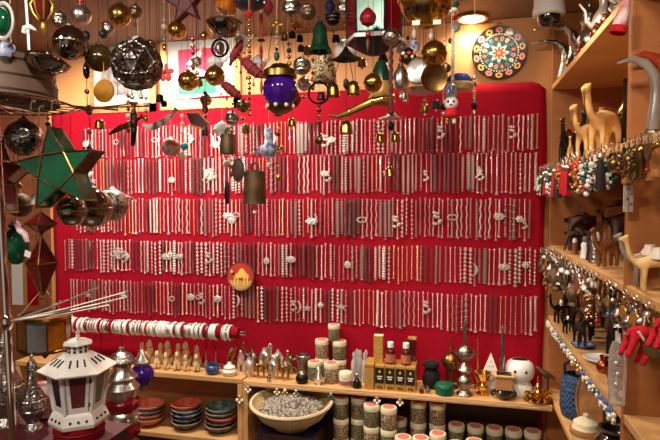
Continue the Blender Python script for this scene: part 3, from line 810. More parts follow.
# metal camels at the corner of the two counters
MC = [(232, 2.545, .10, -.5, 'brass', ZL), (252, 2.545, .115, -2.7, 'silver_old', ZC), (265, 2.545, .12, -.5, 'silver', ZC), (278, 2.545, .115, -2.7, 'silver_bright', ZC), (289.5, 2.545, .10, -1.5, 'silver_old', ZC),
      (249, 2.45, .095, -.5, 'silver_bright', ZC), (261, 2.45, .09, -2.7, 'brass', ZC), (273, 2.45, .098, -.5, 'silver', ZC), (285.5, 2.45, .09, -2.6, 'brass', ZC), (269, 2.402, .036, -.5, 'silver_old', ZC), (241, 2.50, .09, -1.2, 'silver_bright', ZL)]
WM = ['brass camel at the back behind the white lidded pot'] + [f'{d} camel, {ordinal(i+1)} in the back row of the metal herd' for i, d in enumerate(('dark silver', 'silver', 'pale silver', 'dull silver'))] + [f'{d} camel, {ordinal(i+1)} in the front row of the metal herd' for i, d in enumerate(('pale silver', 'brass', 'silver', 'brass'))] + ['tiny dull silver camel at the counter edge before the herd', 'pale silver camel standing beside the white lidded pot']
for i, (x, Y, h, rz, m, z) in enumerate(MC):
    camel('metal_camel', WM[i], onY(x, Y, z), h*1.12, m, rz, 'brass' if m == 'silver_old' else 'silver_bright', None, 'metal camels on the counter', True, body=CAMEL_S).scale = (.66, 1.08, 1.14)
# dark silver mug
t = lathe_thing('ornate_mug', 'dark silver ornate mug with relief pattern beside stacked jars', 'mug', onY(303, 2.538, ZC),
   [('body', [(0, 0), (.030, 0), (.034, .008), (.028, .040), (.032, .080), (.034, .100), (.030, .100), (.027, .08), (0, .02)], 'silver_old'), ('rim_band', [(.0345, .086), (.037, .088), (.037, .098), (.0345, .10)], 'silver_old')])
obj('handle', MB().tube([(-.030, 0, .080), (-.054, 0, .074), (-.056, 0, .040), (-.032, 0, .024)], .005, 6), 'silver_old', t)
t = lathe_thing('squat_pot', 'dark silver squat pot at the counter edge before the mug', 'pot', onY(302, 2.425, ZC),
   [('body', [(0, 0), (.018, 0), (.028, .010), (.031, .022), (.024, .038), (.016, .044), (0, .044)], 'iron_black'), ('lid', [(0, .0442), (.017, .0442), (.012, .054), (.004, .058), (.005, .066), (0, .070)], 'silver_old')])
# --- bangle rail
ra, rb = at(66, 324, 2.50), at(246, 333.5, 2.47)
t = thing('bangle_rail', 'horizontal display rail covered in cloth with chrome tip below the bracelets', 'display rail', (ra+rb)/2)
dv = rb-ra; Lr = dv.length; dvn = dv.normalized(); c = (ra+rb)/2
obj('padded_roll', MB().tube([ra-c, -dv*.25, V((0, 0, 0)), dv*.25, (rb-c)*.93], .027, 16), 'red_cloth', t)
obj('chrome_tip', MB().tube([(rb-c)*.931, (rb-c)*.97, (rb-c)], [.010, .010, .008], 12), 'chrome', t)
for i in range(2):
    q = (ra-c)*(.7-1.2*i); obj('wall_bracket', MB().tube([q+V((0, .026, .0)), V((q.x, D-.012-c.y, q.z))], .006, 8), 'chrome', t)
fr = frame(dvn)
bang = [('silver', .0036), ('white_gloss', .0055), ('silver_bright', .0046), ('red_cloth', .0045), ('white_gloss', .0068), ('bone', .005), ('silver_old', .004)]
BM = []
for k, (m, r_) in enumerate(bang):
    me = MB().ring((0, 0, 0), .0280+r_, r_, 22, 8).mesh('bangle'); me.materials.append(MATS[m]); BM.append((me, r_, m))
pos = -Lr*.485; i = 0
DN = {'silver': 'thin silver', 'white_gloss': 'glossy white', 'silver_bright': 'bright silver', 'red_cloth': 'red cloth-wrapped', 'bone': 'cream bone', 'silver_old': 'dull silver'}
while pos < Lr*.43:
    me, r_, m = rs.choice(BM) if rs.random() > .4 else BM[rs.choice((1, 4, 2))]
    o = bpy.data.objects.new('bangle', me); COL.objects.link(o)
    o.matrix_world = T(c+dvn*(pos+r_)) @ fr @ rot('X', rs.uniform(-.04, .04))
    i += 1
    tag(o, f'{DN[m]} bangle, {ordinal(i)} along the rail from the lantern end', 'bangle', 'bangles on the display rail')
    pos += r_*2+rs.choice((.0006, .002, .007))
# --- bowls in stacks on the lower shelf
def bowl_mesh(r):
    n = 24
    return MB().lathe([(0, 0), (r*.42, 0), (r*.44, .006), (r*.78, r*.22), (r, r*.52), (r*1.02, r*.56), (r*.98, r*.56), (r*.74, r*.27), (r*.4, r*.08), (0, r*.07)], n)
BR = .073
BS = [(150, 2.475, ['bowl_red', 'bowl_red', 'bowl_green', 'bowl_red'], 'stack nearest the red glass lamp'), (187, 2.475, ['bowl_dark', 'bowl_dark', 'bowl_blue', 'bowl_blue', 'bowl_red'], 'middle stack'), (221, 2.475, ['bowl_dark', 'bowl_dark', 'bowl_red', 'bowl_green', 'bowl_green'], 'stack against the wooden side panel')]
CN = {'bowl_red': 'red', 'bowl_green': 'grey-green', 'bowl_blue': 'blue and white', 'bowl_dark': 'dark patterned'}
for x, Y, ms, wh in BS:
    b = onY(x, Y, .45)
    for k, m in enumerate(ms):
        t = thing('ceramic_bowl', f'{CN[m]} ceramic bowl, {ordinal(k+1)} from the bottom of the {wh}', 'bowl', (b.x+rs.uniform(-.004, .004), b.y, .4505+k*.0215), rs.uniform(0, 6), 'stacked ceramic bowls')
        obj('bowl', bowl_mesh(BR), m, t)
        obj('rim', MB().lathe([(BR*.975, BR*.562), (BR*1.03, BR*.55), (BR*1.035, BR*.58), (BR*.985, BR*.59)], 24), 'bowl_blue' if m in ('bowl_blue',) else ('silver_bright' if k % 3 == 0 else m), t)
# --- basket with lumps
p = onY(292, 2.355, .40)
t = thing('crate', 'dark wooden crate under the woven basket', 'crate', (p.x, p.y, .4005))
obj('box', MB().box((0, 0, .081), (.26, .20, .162), bev=.004), 'dark_wood', t)
obj('lid', MB().box((0, 0, .1634), (.264, .204, .002)), 'navy', t)
p = onY(292, 2.355, .40)
t = thing('woven_basket', 'wide round cream woven basket tilted forward under the counter', 'basket', (p.x, p.y, .5655)); 
RB = .185
tilt = rot('X', R(3))
prof = [(0, 0), (RB*.45, 0), (RB*.8, .045), (RB, .098), (RB*1.0, .104), (RB*.965, .104), (RB*.77, .052), (RB*.43, .010), (0, .010)]
up = T(0, 0, .011) @ tilt
obj('basket_bowl', MB().lathe(prof, 40, up, wob=lambda a, z: 1+.006*sin(40*a)), 'straw', t)
mb = MB(); mb.ring((0, 0, .104), RB*.985, .008, 60, 6, up); obj('rim', mb, 'rope', t)
obj('foot_ring', MB().lathe([(RB*.40, 0), (RB*.44, 0), (RB*.44, .010), (RB*.40, .010)], 24, T(0, 0, 0)), 'straw', t)
lm = []
for k in range(5):
    bm = bmesh.new(); bmesh.ops.create_icosphere(bm, subdivisions=2, radius=.0115)
    for v in bm.verts: v.co *= 1+rs.uniform(-.22, .22); v.co.z *= .8
    me = bpy.data.meshes.new('frankincense_lump'); bm.to_mesh(me); bm.free(); me.materials.append(MATS['stone_mix']); lm.append(me)
n = 0
ga = pi*(3-math.sqrt(5))
for i in range(170):
    rr_ = .135*math.sqrt((i+.5)/170); a = i*ga
    z = .060+.030*(1-(rr_/.135)**2)+rs.uniform(0, .012)
    q = up @ V((cos(a)*rr_, sin(a)*rr_, z+.010))
    o = bpy.data.objects.new('resin_lump', lm[i % 5]); COL.objects.link(o); o.location = V(t.location)+q
    o.rotation_euler = (rs.uniform(0, 6), rs.uniform(0, 6), rs.uniform(0, 6)); o.scale = (rs.uniform(.8, 1.25),)*3
    tag(o, 'pale grey resin lump in the heap filling the woven basket', 'resin lump', 'resin lumps in the woven basket')
for m in lm: pass
# ------------------------------------------------------------------ shelving along the side wall
def sx(x, Y_or_X, z): pass
def shelf_at(x, y, X, z):              # a thing seen at pixel (x, y), standing on shelf z at distance X from the axis
    p = atx(x, y, X); return V((X, p.y, z+.0006))
ZT, Z2, ZM, ZL_, ZK = ZS['T'], ZS['S'], ZS['M'], ZS['L'], ZS['K']
# --- top shelf: silver horns and ewers
def horn_thing(name, label, cat, p, size, m, rz=0., cap=None, base=None, group=None):
    """a curved horn standing on its wide mouth, tip swinging over to -X"""
    t = thing(name, label, cat, p, rz, group); k = size
    pts = [(0, 0, .06), (.03, 0, .20), (.06, 0, .36), (.06, 0, .52), (.0, 0, .68), (-.14, 0, .80), (-.36, 0, .86), (-.62, 0, .82)]
    rad = [.115, .125, .120, .105, .085, .06, .038, .012]
    P_ = []; Rr = []
    for i in range(len(pts)-1):
        for f in (0, .5):
            P_.append(V(pts[i]).lerp(V(pts[i+1]), f)*k); Rr.append((rad[i]*(1-f)+rad[i+1]*f)*k)
    P_.append(V(pts[-1])*k); Rr.append(rad[-1]*k)
    obj('horn', MB().tube(P_, Rr, 14), m, t)
    obj('rim', MB().lathe([(0, 0), (.125*k, 0), (.132*k, .03*k), (.120*k, .07*k), (.10*k, .062*k), (0, .06*k)], 18), base or 'silver', t)
    if cap: obj('tip', MB().ball(V(pts[-1])*k, .022*k, 8, 6), cap, t)
    return t
for i, (x, y, X, sz, lab) in enumerate([(563, 70, .422, .20, 'silver-grey curved horn at the far end of the top shelf'), (572, 60, .432, .225, 'taller silver-grey curved horn beside the lowest one on the top shelf')]):
    horn_thing('curved_horn', lab, 'horn', shelf_at(x, y, X, ZT), sz, 'silver_old', 0, 'silver', 'carved_wood', 'curved horns on the top shelf')
def ewer(label, p, h, m='silver', name='silver_ewer', rz=0.):
    t = thing(name, label, 'ewer', p, rz, 'silver ewers on the top shelf'); k = h
    obj('body', MB().lathe([(0, 0), (.16*k, 0), (.15*k, .03*k), (.07*k, .08*k), (.15*k, .18*k), (.20*k, .30*k), (.15*k, .45*k), (.07*k, .58*k), (.06*k, .70*k), (.10*k, .76*k), (0, .76*k)], 18), m, t)
    obj('lid', MB().lathe([(0, .762*k), (.10*k, .762*k), (.07*k, .84*k), (.02*k, .90*k), (.03*k, .95*k), (0, k)], 14), m, t)
    obj('spout', MB().tube([V(q)*k for q in ((-.17, 0, .26), (-.28, 0, .36), (-.30, 0, .52), (-.40, 0, .64))], [.05*k, .035*k, .025*k, .018*k], 8), m, t)
    obj('handle', MB().tube([V(q)*k for q in ((.16, 0, .26), (.32, 0, .34), (.32, 0, .58), (.20, 0, .72), (.07, 0, .70))], .018*k, 8), m, t)
    obj('foot', MB().lathe([(.161*k, 0), (.19*k, 0), (.19*k, .02*k), (.161*k, .03*k)], 16), 'copper', t)
    return t
for i, (Y, X, h) in enumerate([(2.20, .445, .20), (2.27, .565, .25), (2.12, .44, .20), (2.02, .50, .24), (1.92, .44, .19), (1.80, .47, .22), (1.68, .45, .18), (2.46, .53, .22), (1.58, .50, .20)]):
    ewer('silver ewer on the top shelf, ' + ['just past the curved horns', 'tall one behind the second gap', 'second along the shelf front', 'tall one in the middle back', 'third along the shelf front', 'near the hanging white pouch', 'closest to the hanging white pouch', 'deep in the corner behind the horns', 'against the upright panel'][i], V((X, Y, ZT+.0006)), h, ['silver', 'silver_bright', 'silver'][i % 3], rz=[.3, 1.2, -.4, .8, .2, 1.5, -.3, .5, 1.0][i])
for i, (Y, X) in enumerate([(2.275, .412), (2.075, .412), (1.87, .410), (1.75, .410)]):
    lathe_thing('copper_pot', f'tiny copper pot at the top shelf edge, {ordinal(i+1)} from the wall corner', 'pot', V((X, Y, ZT+.0006)), [('body', [(0, 0), (.012, 0), (.019, .012), (.018, .024), (.010, .032), (.012, .038), (0, .038)], 'copper'), ('lid', [(0, .0383), (.012, .0383), (.008, .046), (0, .052)], 'silver')], 'tiny copper pots on the top shelf')
# hanging white pouch with red mouth
p = atx(622, 17, XF-.035); k = ppm(p)
t = thing('hanging_pouch', 'white cloth pouch with red mouth hanging at the shelf upright', 'pouch', p); t.scale = (.82, .82, .82)
d = V((-.25, 0, -1)).normalized(); fm = frame(-d)
obj('body', MB().lathe([(0, .045), (.008, .044), (.013, .030), (.017, .0), (.020, -.030), (.021, -.038), (.018, -.038), (.015, -.02), (0, .01)], 18, fm), 'floral', t)
obj('mouth', MB().lathe([(.0212, -.026), (.0235, -.034), (.0225, -.044), (.019, -.046), (.016, -.036), (.0, -.030)], 18, fm), 'red_plush', t)
obj('cord', MB().tube([(0.010, 0, .044), (.012, .012, .085), (.020, .055, .12)], .0022, 6), 'cord_cream', t)
# --- second bay: horn vessels on the S shelf near the camera
for X, Y, sz, m, lab in ((.412, 1.345, .198, 'horn', 'large grey curved horn vessel whose tip reaches past the upright'), (.455, 1.395, .222, 'horn_red', 'red-brown horn vessel standing behind the large grey horn'), (.530, 1.37, .262, 'horn_brown', 'tall brown wooden horn at the edge of view above the red-brown horn')):
    horn_thing('drinking_horn', lab, 'horn', V((X, Y, Z2+.0006)), sz, m, 0, None, 'silver_old' if m == 'horn' else 'copper', 'curved horn vessels').scale = (.60, .60, 1)
# --- carved camels on the S shelf
FIXY = {562: (.43, 2.45), 577: (.455, 2.33), 594: (.56, 2.35), 613: (.575, 2.12)}
for i, (x, y, X, h, m, rz, lab, hm) in enumerate([
    (589, 120, .450, .195, 'camel_wood', -2.3, 'light carved wooden camel in the middle of the camel shelf', 'camel_wood'),
    (606, 110, .470, .235, 'camel_wood', -2.3, 'tallest light carved wooden camel nearest the upright', 'camel_wood'),
    (594, 120, .56, .21, 'camel_wood', -2.0, 'light carved wooden camel standing behind two others', None),
    (613, 110, .585, .265, 'black', -1.9, 'tall black camel behind the tallest light wooden camel', None),
    (562, 130, .45, .19, 'black', -1.9, 'black camel with brass saddle nearest the red cloth', 'gold_trim'),
    (577, 125, .54, .20, 'black', -1.6, 'black camel standing between light camels and corner', None),
    (571, 130, .415, .10, 'camel_wood', -1.8, 'small orange-lit wooden camel between the black camels', None)]):
    camel('wooden_camel', lab, V((*FIXY[x], Z2+.0006)) if x in FIXY else shelf_at(x, y, X, Z2), h, m, rz, 'brass' if m == 'black' else None, hm, 'carved camels on the camel shelf')
# --- elephants and figures on the M shelf
for i, (Y, X, h, m, rz, lab) in enumerate([
    (2.46, .50, .15, 'carved_dark', -2.2, 'dark carved elephant deepest in the corner'), (2.25, .585, .20, 'carved_wood', -2.0, 'large brown carved elephant at the back of its shelf'),
    (2.24, .44, .095, 'carved_dark', -2.4, 'small dark carved elephant at the shelf front'), (2.05, .56, .17, 'carved_dark', -2.1, 'dark carved elephant behind the pale figurines'),
    (1.79, .58, .19, 'carved_dark', -1.9, 'big dark carved elephant behind the brown camel')]):
    t = thing('carved_elephant', lab, 'elephant figurine', (X, Y, ZM+.0006), rz, 'carved elephants on the shelf'); s = h/.86
    obj('body', sized(ELEPH, s, 'body'), m, t)
    obj('blanket', MB().lathe([(.06*s, .36*s), (.235*s, .20*s), (.262*s, .0), (.245*s, 0), (.22*s, .19*s), (.05*s, .33*s)], 14, T(0, 0, .50*s) @ S(.75, 1.02, 1.0)), 'bronze_rust', t)
camel('wooden_camel', 'reddish brown carved camel at the front of the elephant shelf', (.430, 1.765, ZM+.0006), .125, 'carved_wood', -2.5, None, 'dark_wood', None, True)
camel('wooden_camel', 'small dark carved camel between the elephants', (.48, 2.14, ZM+.0006), .085, 'carved_dark', -2.3, None, 'gold_trim', None, True)
def figurine(label, p, h, robe, head, hat, rz=0., group=None):
    t = thing('robed_figurine', label, 'figurine', p, rz, group); k = h
    obj('robe', MB().lathe([(0, 0), (.20*k, 0), (.19*k, .10*k), (.15*k, .40*k), (.17*k, .62*k), (.10*k, .74*k), (0, .76*k)], 14), robe, t)
    obj('head', MB().ball((0, 0, .84*k), .10*k, 10, 7), head, t)
    obj('headcloth', MB().lathe([(.125*k, .70*k), (.135*k, .84*k), (.10*k, .96*k), (0, k), (0, .985*k), (.09*k, .945*k), (.105*k, .84*k), (.11*k, .70*k)], 12, T(0, .02*k, 0)), hat, t)
    return t
for i, (Y, X, h, a, b, c_, lab) in enumerate([(2.05, .425, .075, 'white', 'tan_toy', 'grey_pattern', 'pale robed figurine at the front of the elephant shelf'), (1.975, .43, .088, 'black', 'tan_toy', 'black', 'black robed figurine at the front of the elephant shelf'), (1.90, .425, .10, 'silver_old', 'silver', 'white', 'silver robed figurine beside the brown camel'), (2.17, .415, .06, 'carved_wood', 'tan_toy', 'white', 'short brown robed figurine on the elephant shelf')]):
    figurine(lab, (X, Y, ZM+.0006), h, a, b, c_, -.8, 'robed figurines')
for i, (X, Y, lab) in enumerate([(.428, 1.392, 'grey-brown camel with fluffy white saddle nearer the upright'), (.420, 1.312, 'tan camel with fluffy white saddle at the edge of view')]):
    camel('saddled_camel', lab, (X, Y, ZM+.0006), .13, 'camel_wood' if i else 'horn', 3.0, 'bone', None, 'white-saddled camels')
# --- L shelf: black figures, plates, copper
for i, (Y, X, h, rz, m, lab) in enumerate([
    (2.50, .455, .19, -1.8, 'black', 'black camel at the corner of the second lowest shelf'), (2.40, .57, .22, -2.2, 'black', 'large black camel behind the corner camel'), (2.33, .46, .20, -1.7, 'black_gloss', 'glossy black camel in the middle of the black herd'),
    (2.18, .57, .22, -2.0, 'black', 'tall black camel at the back of the black herd'), (2.16, .46, .19, -1.9, 'iron_black', 'iron black camel beside the white plate'), (1.98, .56, .23, -1.7, 'black_gloss', 'glossy black camel nearest the plastic packet'), (2.24, .412, .09, -2.4, 'iron_black', 'small iron black camel at the shelf front'),
    (2.055, .415, .13, -1.5, 'black', 'black camel at the shelf front behind the blue dish'), (2.42, .42, .13, -2.6, 'black_gloss', 'small glossy black camel in the corner at the shelf front'), (1.90, .49, .19, -1.7, 'iron_black', 'iron black camel behind the white dish'), (1.80, .57, .20, -2.2, 'black', 'black camel at the back behind the copper jugs')]):
    camel('black_camel', lab, (X, Y, ZL_+.0006), h, m, rz, 'silver_old' if i % 2 == 0 else None, 'silver', 'black camels on the second lowest shelf')
def dish(label, p, r, m, rimm):
    t = thing('dish', label, 'dish', p)
    obj('plate', MB().lathe([(0, .002), (r*.6, .002), (r, r*.28), (r*1.01, r*.30), (r*.95, r*.30), (r*.55, .007), (0, .007)], 26), m, t)
    obj('rim', MB().ring((0, 0, r*.30), r*1.0, .002, 30, 5), rimm, t)
    obj('foot', MB().lathe([(0, 0), (r*.4, 0), (r*.4, .0019), (0, .0019)], 16), m, t)
dish('small white and blue dish on the shelf edge below black camels', (.425, 2.045, ZL_+.0006), .038, 'blue_china', 'navy')
dish('larger plain white dish in front of copper vessels', (.440, 1.865, ZL_+.0006), .050, 'white_gloss', 'white')
for i, (Y, X, s, lab) in enumerate([(1.765, .425, 1.0, 'small copper jug just past the white dish'), (1.70, .44, 1.2, 'copper jug nearest the plastic packet'), (1.63, .42, .8, 'tiny copper jug at the shelf edge under the packet'), (1.74, .50, 1.3, 'copper jug at the back behind the white dish')]):
    t = lathe_thing('copper_jug', lab, 'jug', (X, Y, ZL_+.0006), [('body', [(0, 0), (.016, 0), (.022, .012), (.020, .026), (.010, .036), (.013, .050), (.010, .050), (0, .036)], 'copper')], 'copper jugs', 0, s)
    obj('handle', MB().tube([(.020, 0, .014), (.033, 0, .026), (.026, 0, .044), (.011, 0, .046)], .0022, 6), 'copper', t)
# --- K shelf
p = (.50, 1.775, ZK+.0006)
t = lathe_thing('black_jar', 'large glossy black jar with wide rim on the lowest shelf', 'jar', (.470, 1.80, ZK+.0006),
   [('body', [(0, 0), (.040, 0), (.062, .04), (.066, .08), (.056, .112), (.040, .130), (.046, .142), (.040, .142), (.034, .128), (0, .06)], 'black_gloss'), ('rim', [(.0405, .1422), (.047, .1422), (.049, .150), (.040, .150)], 'silver_old')])
t = lathe_thing('lidded_jar', 'cream lidded pot with knob between blue bag and black jar', 'pot', (.435, 2.03, ZK+.0006),
   [('body', [(0, 0), (.034, 0), (.048, .020), (.050, .044), (.040, .062), (0, .062)], 'cream'), ('lid', [(0, .0622), (.042, .0622), (.040, .072), (.022, .084), (.008, .088), (.010, .098), (0, .104)], 'cream'), ('band', [(.0502, .030), (.0515, .032), (.0515, .046), (.048, .052)], 'horn_brown')])
t = thing('woven_bag', 'blue and navy woven bag slumped on the lowest shelf', 'bag', (.455, 2.27, ZK+.0006))
obj('body', MB().lathe([(0, 0), (.055, 0), (.066, .03), (.064, .09), (.056, .15), (.045, .165), (.040, .165), (.050, .14), (0, .10)], 20, S(1, 1.1, 1), wob=lambda a, z: 1+.05*sin(3*a+z*40)), 'denim', t)
obj('strap', MB().tube([(-.045, 0, .15), (-.05, 0, .20), (0, 0, .235), (.05, 0, .20), (.045, 0, .15)], .006, 8), 'navy', t)
t = thing('oval_tray', 'brown oval wooden tray leaning behind cream pot', 'tray', (.480, 2.140, ZK+.0006))
fm = T(0, 0, .115) @ rot('Z', R(-25)) @ rot('X', R(82))
obj('board', MB().lathe([(0, -.004), (.075, -.004), (.080, 0), (.080, .008), (.074, .008), (.070, .002), (0, .002)], 26, fm @ S(.72, 1.42, 1)), 'horn_brown', t)
t = thing('black_bag', 'black fabric bag standing behind the large black jar', 'bag', (.55, 1.98, ZK+.0006))
obj('body', MB().box((0, 0, .11), (.12, .16, .22), bev=.02), 'black', t)
obj('handle', MB().tube([(-.03, -.05, .215), (-.03, -.045, .27), (-.03, .045, .27), (-.03, .05, .215)], .005, 8), 'black', t)
t = lathe_thing('black_jar', 'black jar with grey rim at the front of the lowest shelf', 'jar', (.435, 1.665, ZK+.0006),
   [('body', [(0, 0), (.030, 0), (.046, .03), (.048, .06), (.040, .082), (.030, .090), (.026, .090), (0, .05)], 'black_gloss'), ('rim', [(.030, .0902), (.035, .0902), (.036, .096), (.028, .096)], 'silver_old')])
t = thing('floral_cup', 'white cup with red flowers beside the shelf upright', 'cup', (.425, 1.535, ZK+.0006))
obj('body', MB().lathe([(0, 0), (.024, 0), (.030, .01), (.032, .10), (.029, .10), (.026, .02), (0, .01)], 20), 'floral', t)
obj('rim', MB().lathe([(.0292, .1002), (.0325, .1002), (.0325, .104), (.0292, .104)], 20), 'gold_trim', t)

# --- keychains and trinkets hung from the shelf edges
def keychain(style, cols):
    """hangs from its ring; about 9 to 13 cm long"""
    t = thing('hanging_keychain', 'x', 'keychain')
    obj('ring', MB().ring((0, 0, -.006), .006, .0010, 12, 4, axis='X'), 'silver', t)
    a = MB(); a.tube([(0, 0, -.012), (0, 0, -.022)], .0014, 5); 
    for k in range(2): a.ball((0, 0, -.014-.006*k), .0024, 6, 4)
    obj('chain', a, 'silver_old', t)
    z = -.022; b = MB()
    if style == 'camel':
        me = sized(CAMEL_T, .038, 'charm'); me.transform(T(0, 0, z-.044)); me.transform(rot('Z', 1.2)); obj('charm', me, cols[0], t)
    elif style == 'lamp':
        b.lathe([(0, z), (.005, z-.002), (.004, z-.010), (.012, z-.020), (.014, z-.030), (.008, z-.042), (.011, z-.048), (0, z-.048)], 10); b.tube([(.010, 0, z-.026), (.022, 0, z-.018)], [.004, .002], 5); obj('charm', b, cols[0], t)
    elif style == 'tassel':
        b.ball((0, 0, z-.006), .008, 8, 6); obj('bead', b, cols[0], t)
        c = MB(); c.lathe([(0, z-.012), (.006, z-.014), (.008, z-.030), (.010, z-.070), (0, z-.070)], 9, wob=lambda a, q: 1+.12*sin(5*a)); obj('tassel', c, cols[1], t)
    elif style == 'bunch':
        r_ = random.Random(len(cols[0])+len(cols[1]))
        for c in cols:
            b = MB()
            for k in range(13): b.ball((r_.uniform(-.011, .011), r_.uniform(-.013, .013), z-.004-k*.0045-r_.uniform(0, .008)), r_.uniform(.0032, .0062), 7, 5)
            b.tube([(0, 0, z+.002), (0, 0, z-.055)], .004, 5)
            obj('beads', b, c, t)
    elif style == 'disc':
        b.lathe([(0, -.002), (.016, -.002), (.018, 0), (.016, .002), (0, .002)], 16, T(0, 0, z-.018) @ rot('Y', pi/2)); obj('medallion', b, cols[0], t)
        c = MB(); c.tube([(0, 0, z-.036), (0, 0, z-.050)], .001, 4); c.ball((0, 0, z-.053), .005, 7, 5); obj('drop', c, cols[1], t)
    elif style == 'dagger':
        b.tube([(0, 0, z), (0, .002, z-.025), (0, .010, z-.050), (0, .026, z-.062)], [.008, .009, .007, .002], 8, flat=.6); obj('sheath', b, cols[0], t)
        c = MB(); c.lathe([(0, z+.001), (.006, z+.001), (.0105, z-.004), (.0105, z-.010), (0, z-.012)], 10); obj('hilt', c, cols[1], t)
    return t
STY = [('camel', ['silver_old']), ('camel', ['brass_old']), ('lamp', ['silver_old']), ('lamp', ['bronze_rust']), ('disc', ['silver', 'red_bead']), ('dagger', ['silver_old', 'silver_bright']), ('tassel', ['silver', 'black']), ('disc', ['gold_trim', 'turquoise']), ('dagger', ['brass', 'silver']), ('bunch', ['silver', 'brass'])]
DSC = ['silver camel', 'dull brass camel', 'silver oil-lamp', 'bronze oil-lamp', 'silver medallion', 'dull silver dagger', 'black tasselled', 'gold medallion', 'brass dagger', 'silver and brass bunched']
KC = [keychain(*s) for s in STY]
first = set()
def put(i, src, dsc, p, label, group, rz, sc=1.):
    if src[i].name not in first:
        first.add(src[i].name); o = src[i]; o.location = p; o.rotation_euler = (0, 0, rz); o['label'] = label; o['group'] = group; o.scale = (sc,)*3; return o
    return dup(src[i], p, rz, label, group, (sc,)*3)
YS = []
y = 2.545
while y > 1.475: YS.append(y); y -= .025
rk = random.Random(5)
for n, y in enumerate(YS):
    i = n % 10 if n < 10 else rk.randrange(10)
    put(i, KC, DSC, (XF-.0105-.030*(n % 2), y, ZM-.004), f'{DSC[i]} keychain on the elephant shelf edge, {ordinal(n+1)} from the wall corner', 'keychains along the elephant shelf', rk.uniform(-.5, .5), rk.uniform(1.15, 1.75))
y = 1.42; n = 0
while y > 1.16:
    i = rk.randrange(10); n += 1
    put(i, KC, DSC, (XF-.0105-.030*(n % 2), y, ZM-.004), f'{DSC[i]} keychain on the edge below the white-saddled camels, {ordinal(n)} from the upright', 'keychains below the white-saddled camels', rk.uniform(-.5, .5), rk.uniform(.8, 1.1)); y -= .020
STY2 = [('bunch', ['silver_old', 'white_gloss']), ('bunch', ['red_bead', 'coral']), ('bunch', ['green_box', 'white_gloss']), ('bunch', ['coral', 'gold_trim']), ('tassel', ['silver', 'black']), ('bunch', ['mustard', 'cream']), ('tassel', ['silver', 'red_plush'])]
DSC2 = ['silver and white bead', 'red and coral bead', 'green and white bead', 'coral and gold bead', 'black tasselled', 'mustard and cream bead', 'red tasselled']
KD = [keychain(*s) for s in STY2]
y = 2.54; n = 0
while y > 1.475:
    i = n % 7 if n < 7 else rk.randrange(7); n += 1
    put(i, KD, DSC2, (XF-.017-.030*(n % 2), y, Z2+.002), f'{DSC2[i]} trinket on the camel shelf edge, {ordinal(n)} from the wall corner', 'colourful trinkets on the camel shelf edge', rk.uniform(-.5, .5), rk.uniform(1.15, 1.5)); y -= .031
STY3 = [('lamp', ['brass_old']), ('tassel', ['brass', 'horn_brown']), ('disc', ['bronze_rust', 'red_bead']), ('dagger', ['brass_old', 'brass']), ('bunch', ['silver_old', 'brass_old'])]
DSC3 = ['aged brass lamp', 'brown tasselled', 'bronze medallion', 'aged brass dagger', 'dull metal bunched']
KE = [keychain(*s) for s in STY3]
y = 1.42; n = 0
while y > 1.16:
    i = n % 5 if n < 5 else rk.randrange(5); n += 1
    put(i, KE, DSC3, (XF-.0105-.024*(n % 2), y, Z2-.004), f'{DSC3[i]} keychain on the edge below the horns, {ordinal(n)} from the upright', 'keychains below the drinking horns', rk.uniform(-.5, .5), rk.uniform(.9, 1.2)); y -= .020
# bead charms along the L edge and the counter edge
def edge_charm(label, p, c1, c2, rz, group, sc=1.):
    t = thing('hanging_bead_charm', label, 'bead charm', p, rz, group); t.scale = (sc,)*3
    a = MB(); a.tube([(0, 0, 0), (0, 0, -.012)], .0012, 4); obj('loop', a, 'cord_cream', t)
    b = MB(); b.ball((0, 0, -.018), .0075, 8, 6); obj('bead', b, c1, t)
    c = MB()
    for k in range(4): c.ball((cos(k*pi/2)*.009, 0, -.030+sin(k*pi/2)*.009), .0062, 8, 5)
    obj('rosette', c, c2, t); return t
CC = [('turquoise', 'white_gloss'), ('gold_trim', 'silver'), ('white_gloss', 'cream'), ('blue_china', 'white_gloss'), ('silver', 'gold_trim'), ('cream', 'silver')]
CNm = ['turquoise and white', 'gold and silver', 'white and cream', 'blue and white', 'silver and gold', 'cream and silver']
y = 2.52; n = 0
while y > 1.46:
    i = rk.randrange(6); n += 1
    edge_charm(f'{CNm[i]} bead charm on the second lowest shelf edge, {ordinal(n)} from the wall corner', (XF-.0105, y, ZL_-.002), *CC[i], 1.3+rk.uniform(-.4, .4), 'bead charms on the second lowest shelf', rk.uniform(.8, 1.1)); y -= .042
for n, (x, c, nm) in enumerate([(248, ('silver', 'white_gloss'), 'silver and white'), (277, ('gold_trim', 'cream'), 'gold and cream'), (285, ('cream', 'gold_trim'), 'cream and gold'), (296, ('silver', 'silver'), 'plain silver'), (331, ('silver', 'green_box'), 'silver and green'), (377, ('mustard', 'white_gloss'), 'yellow and white'), (400, ('mustard', 'white_gloss'), 'yellow and white')]):
    p = onY(x, YF-.008, ZC-.006)
    edge_charm(f'{nm} bead charm on the long counter edge, {ordinal(n+1)} from the left counter', p, *c, 0, 'bead charms on the counter edge', 1.1)
p = onY(239.5, YF-.008, ZL-.06); edge_charm('white bird-like bead charm on the end panel between the two counters', p, 'gold_trim', 'white_gloss', 0, None, 1.3)
# bead garland along the counter edge
t = thing('bead_garland', 'cream bead garland pinned along the long counter front edge', 'garland', (0, YF-.006, ZC-.004))
xa, xb = onY(248, YF, ZC).x, .36
P_ = [V((xa+(xb-xa)*i/120, -.002, -.004-.0045*abs(sin(i*pi/10)))) for i in range(121)]
obj('cord', MB().tube(P_, .0012, 4), 'cord_cream', t)
b = MB()
for q in P_[::1]: b.ball(q, .0038, 6, 4)
obj('beads', b, 'silver_bead', t)['kind'] = 'stuff'
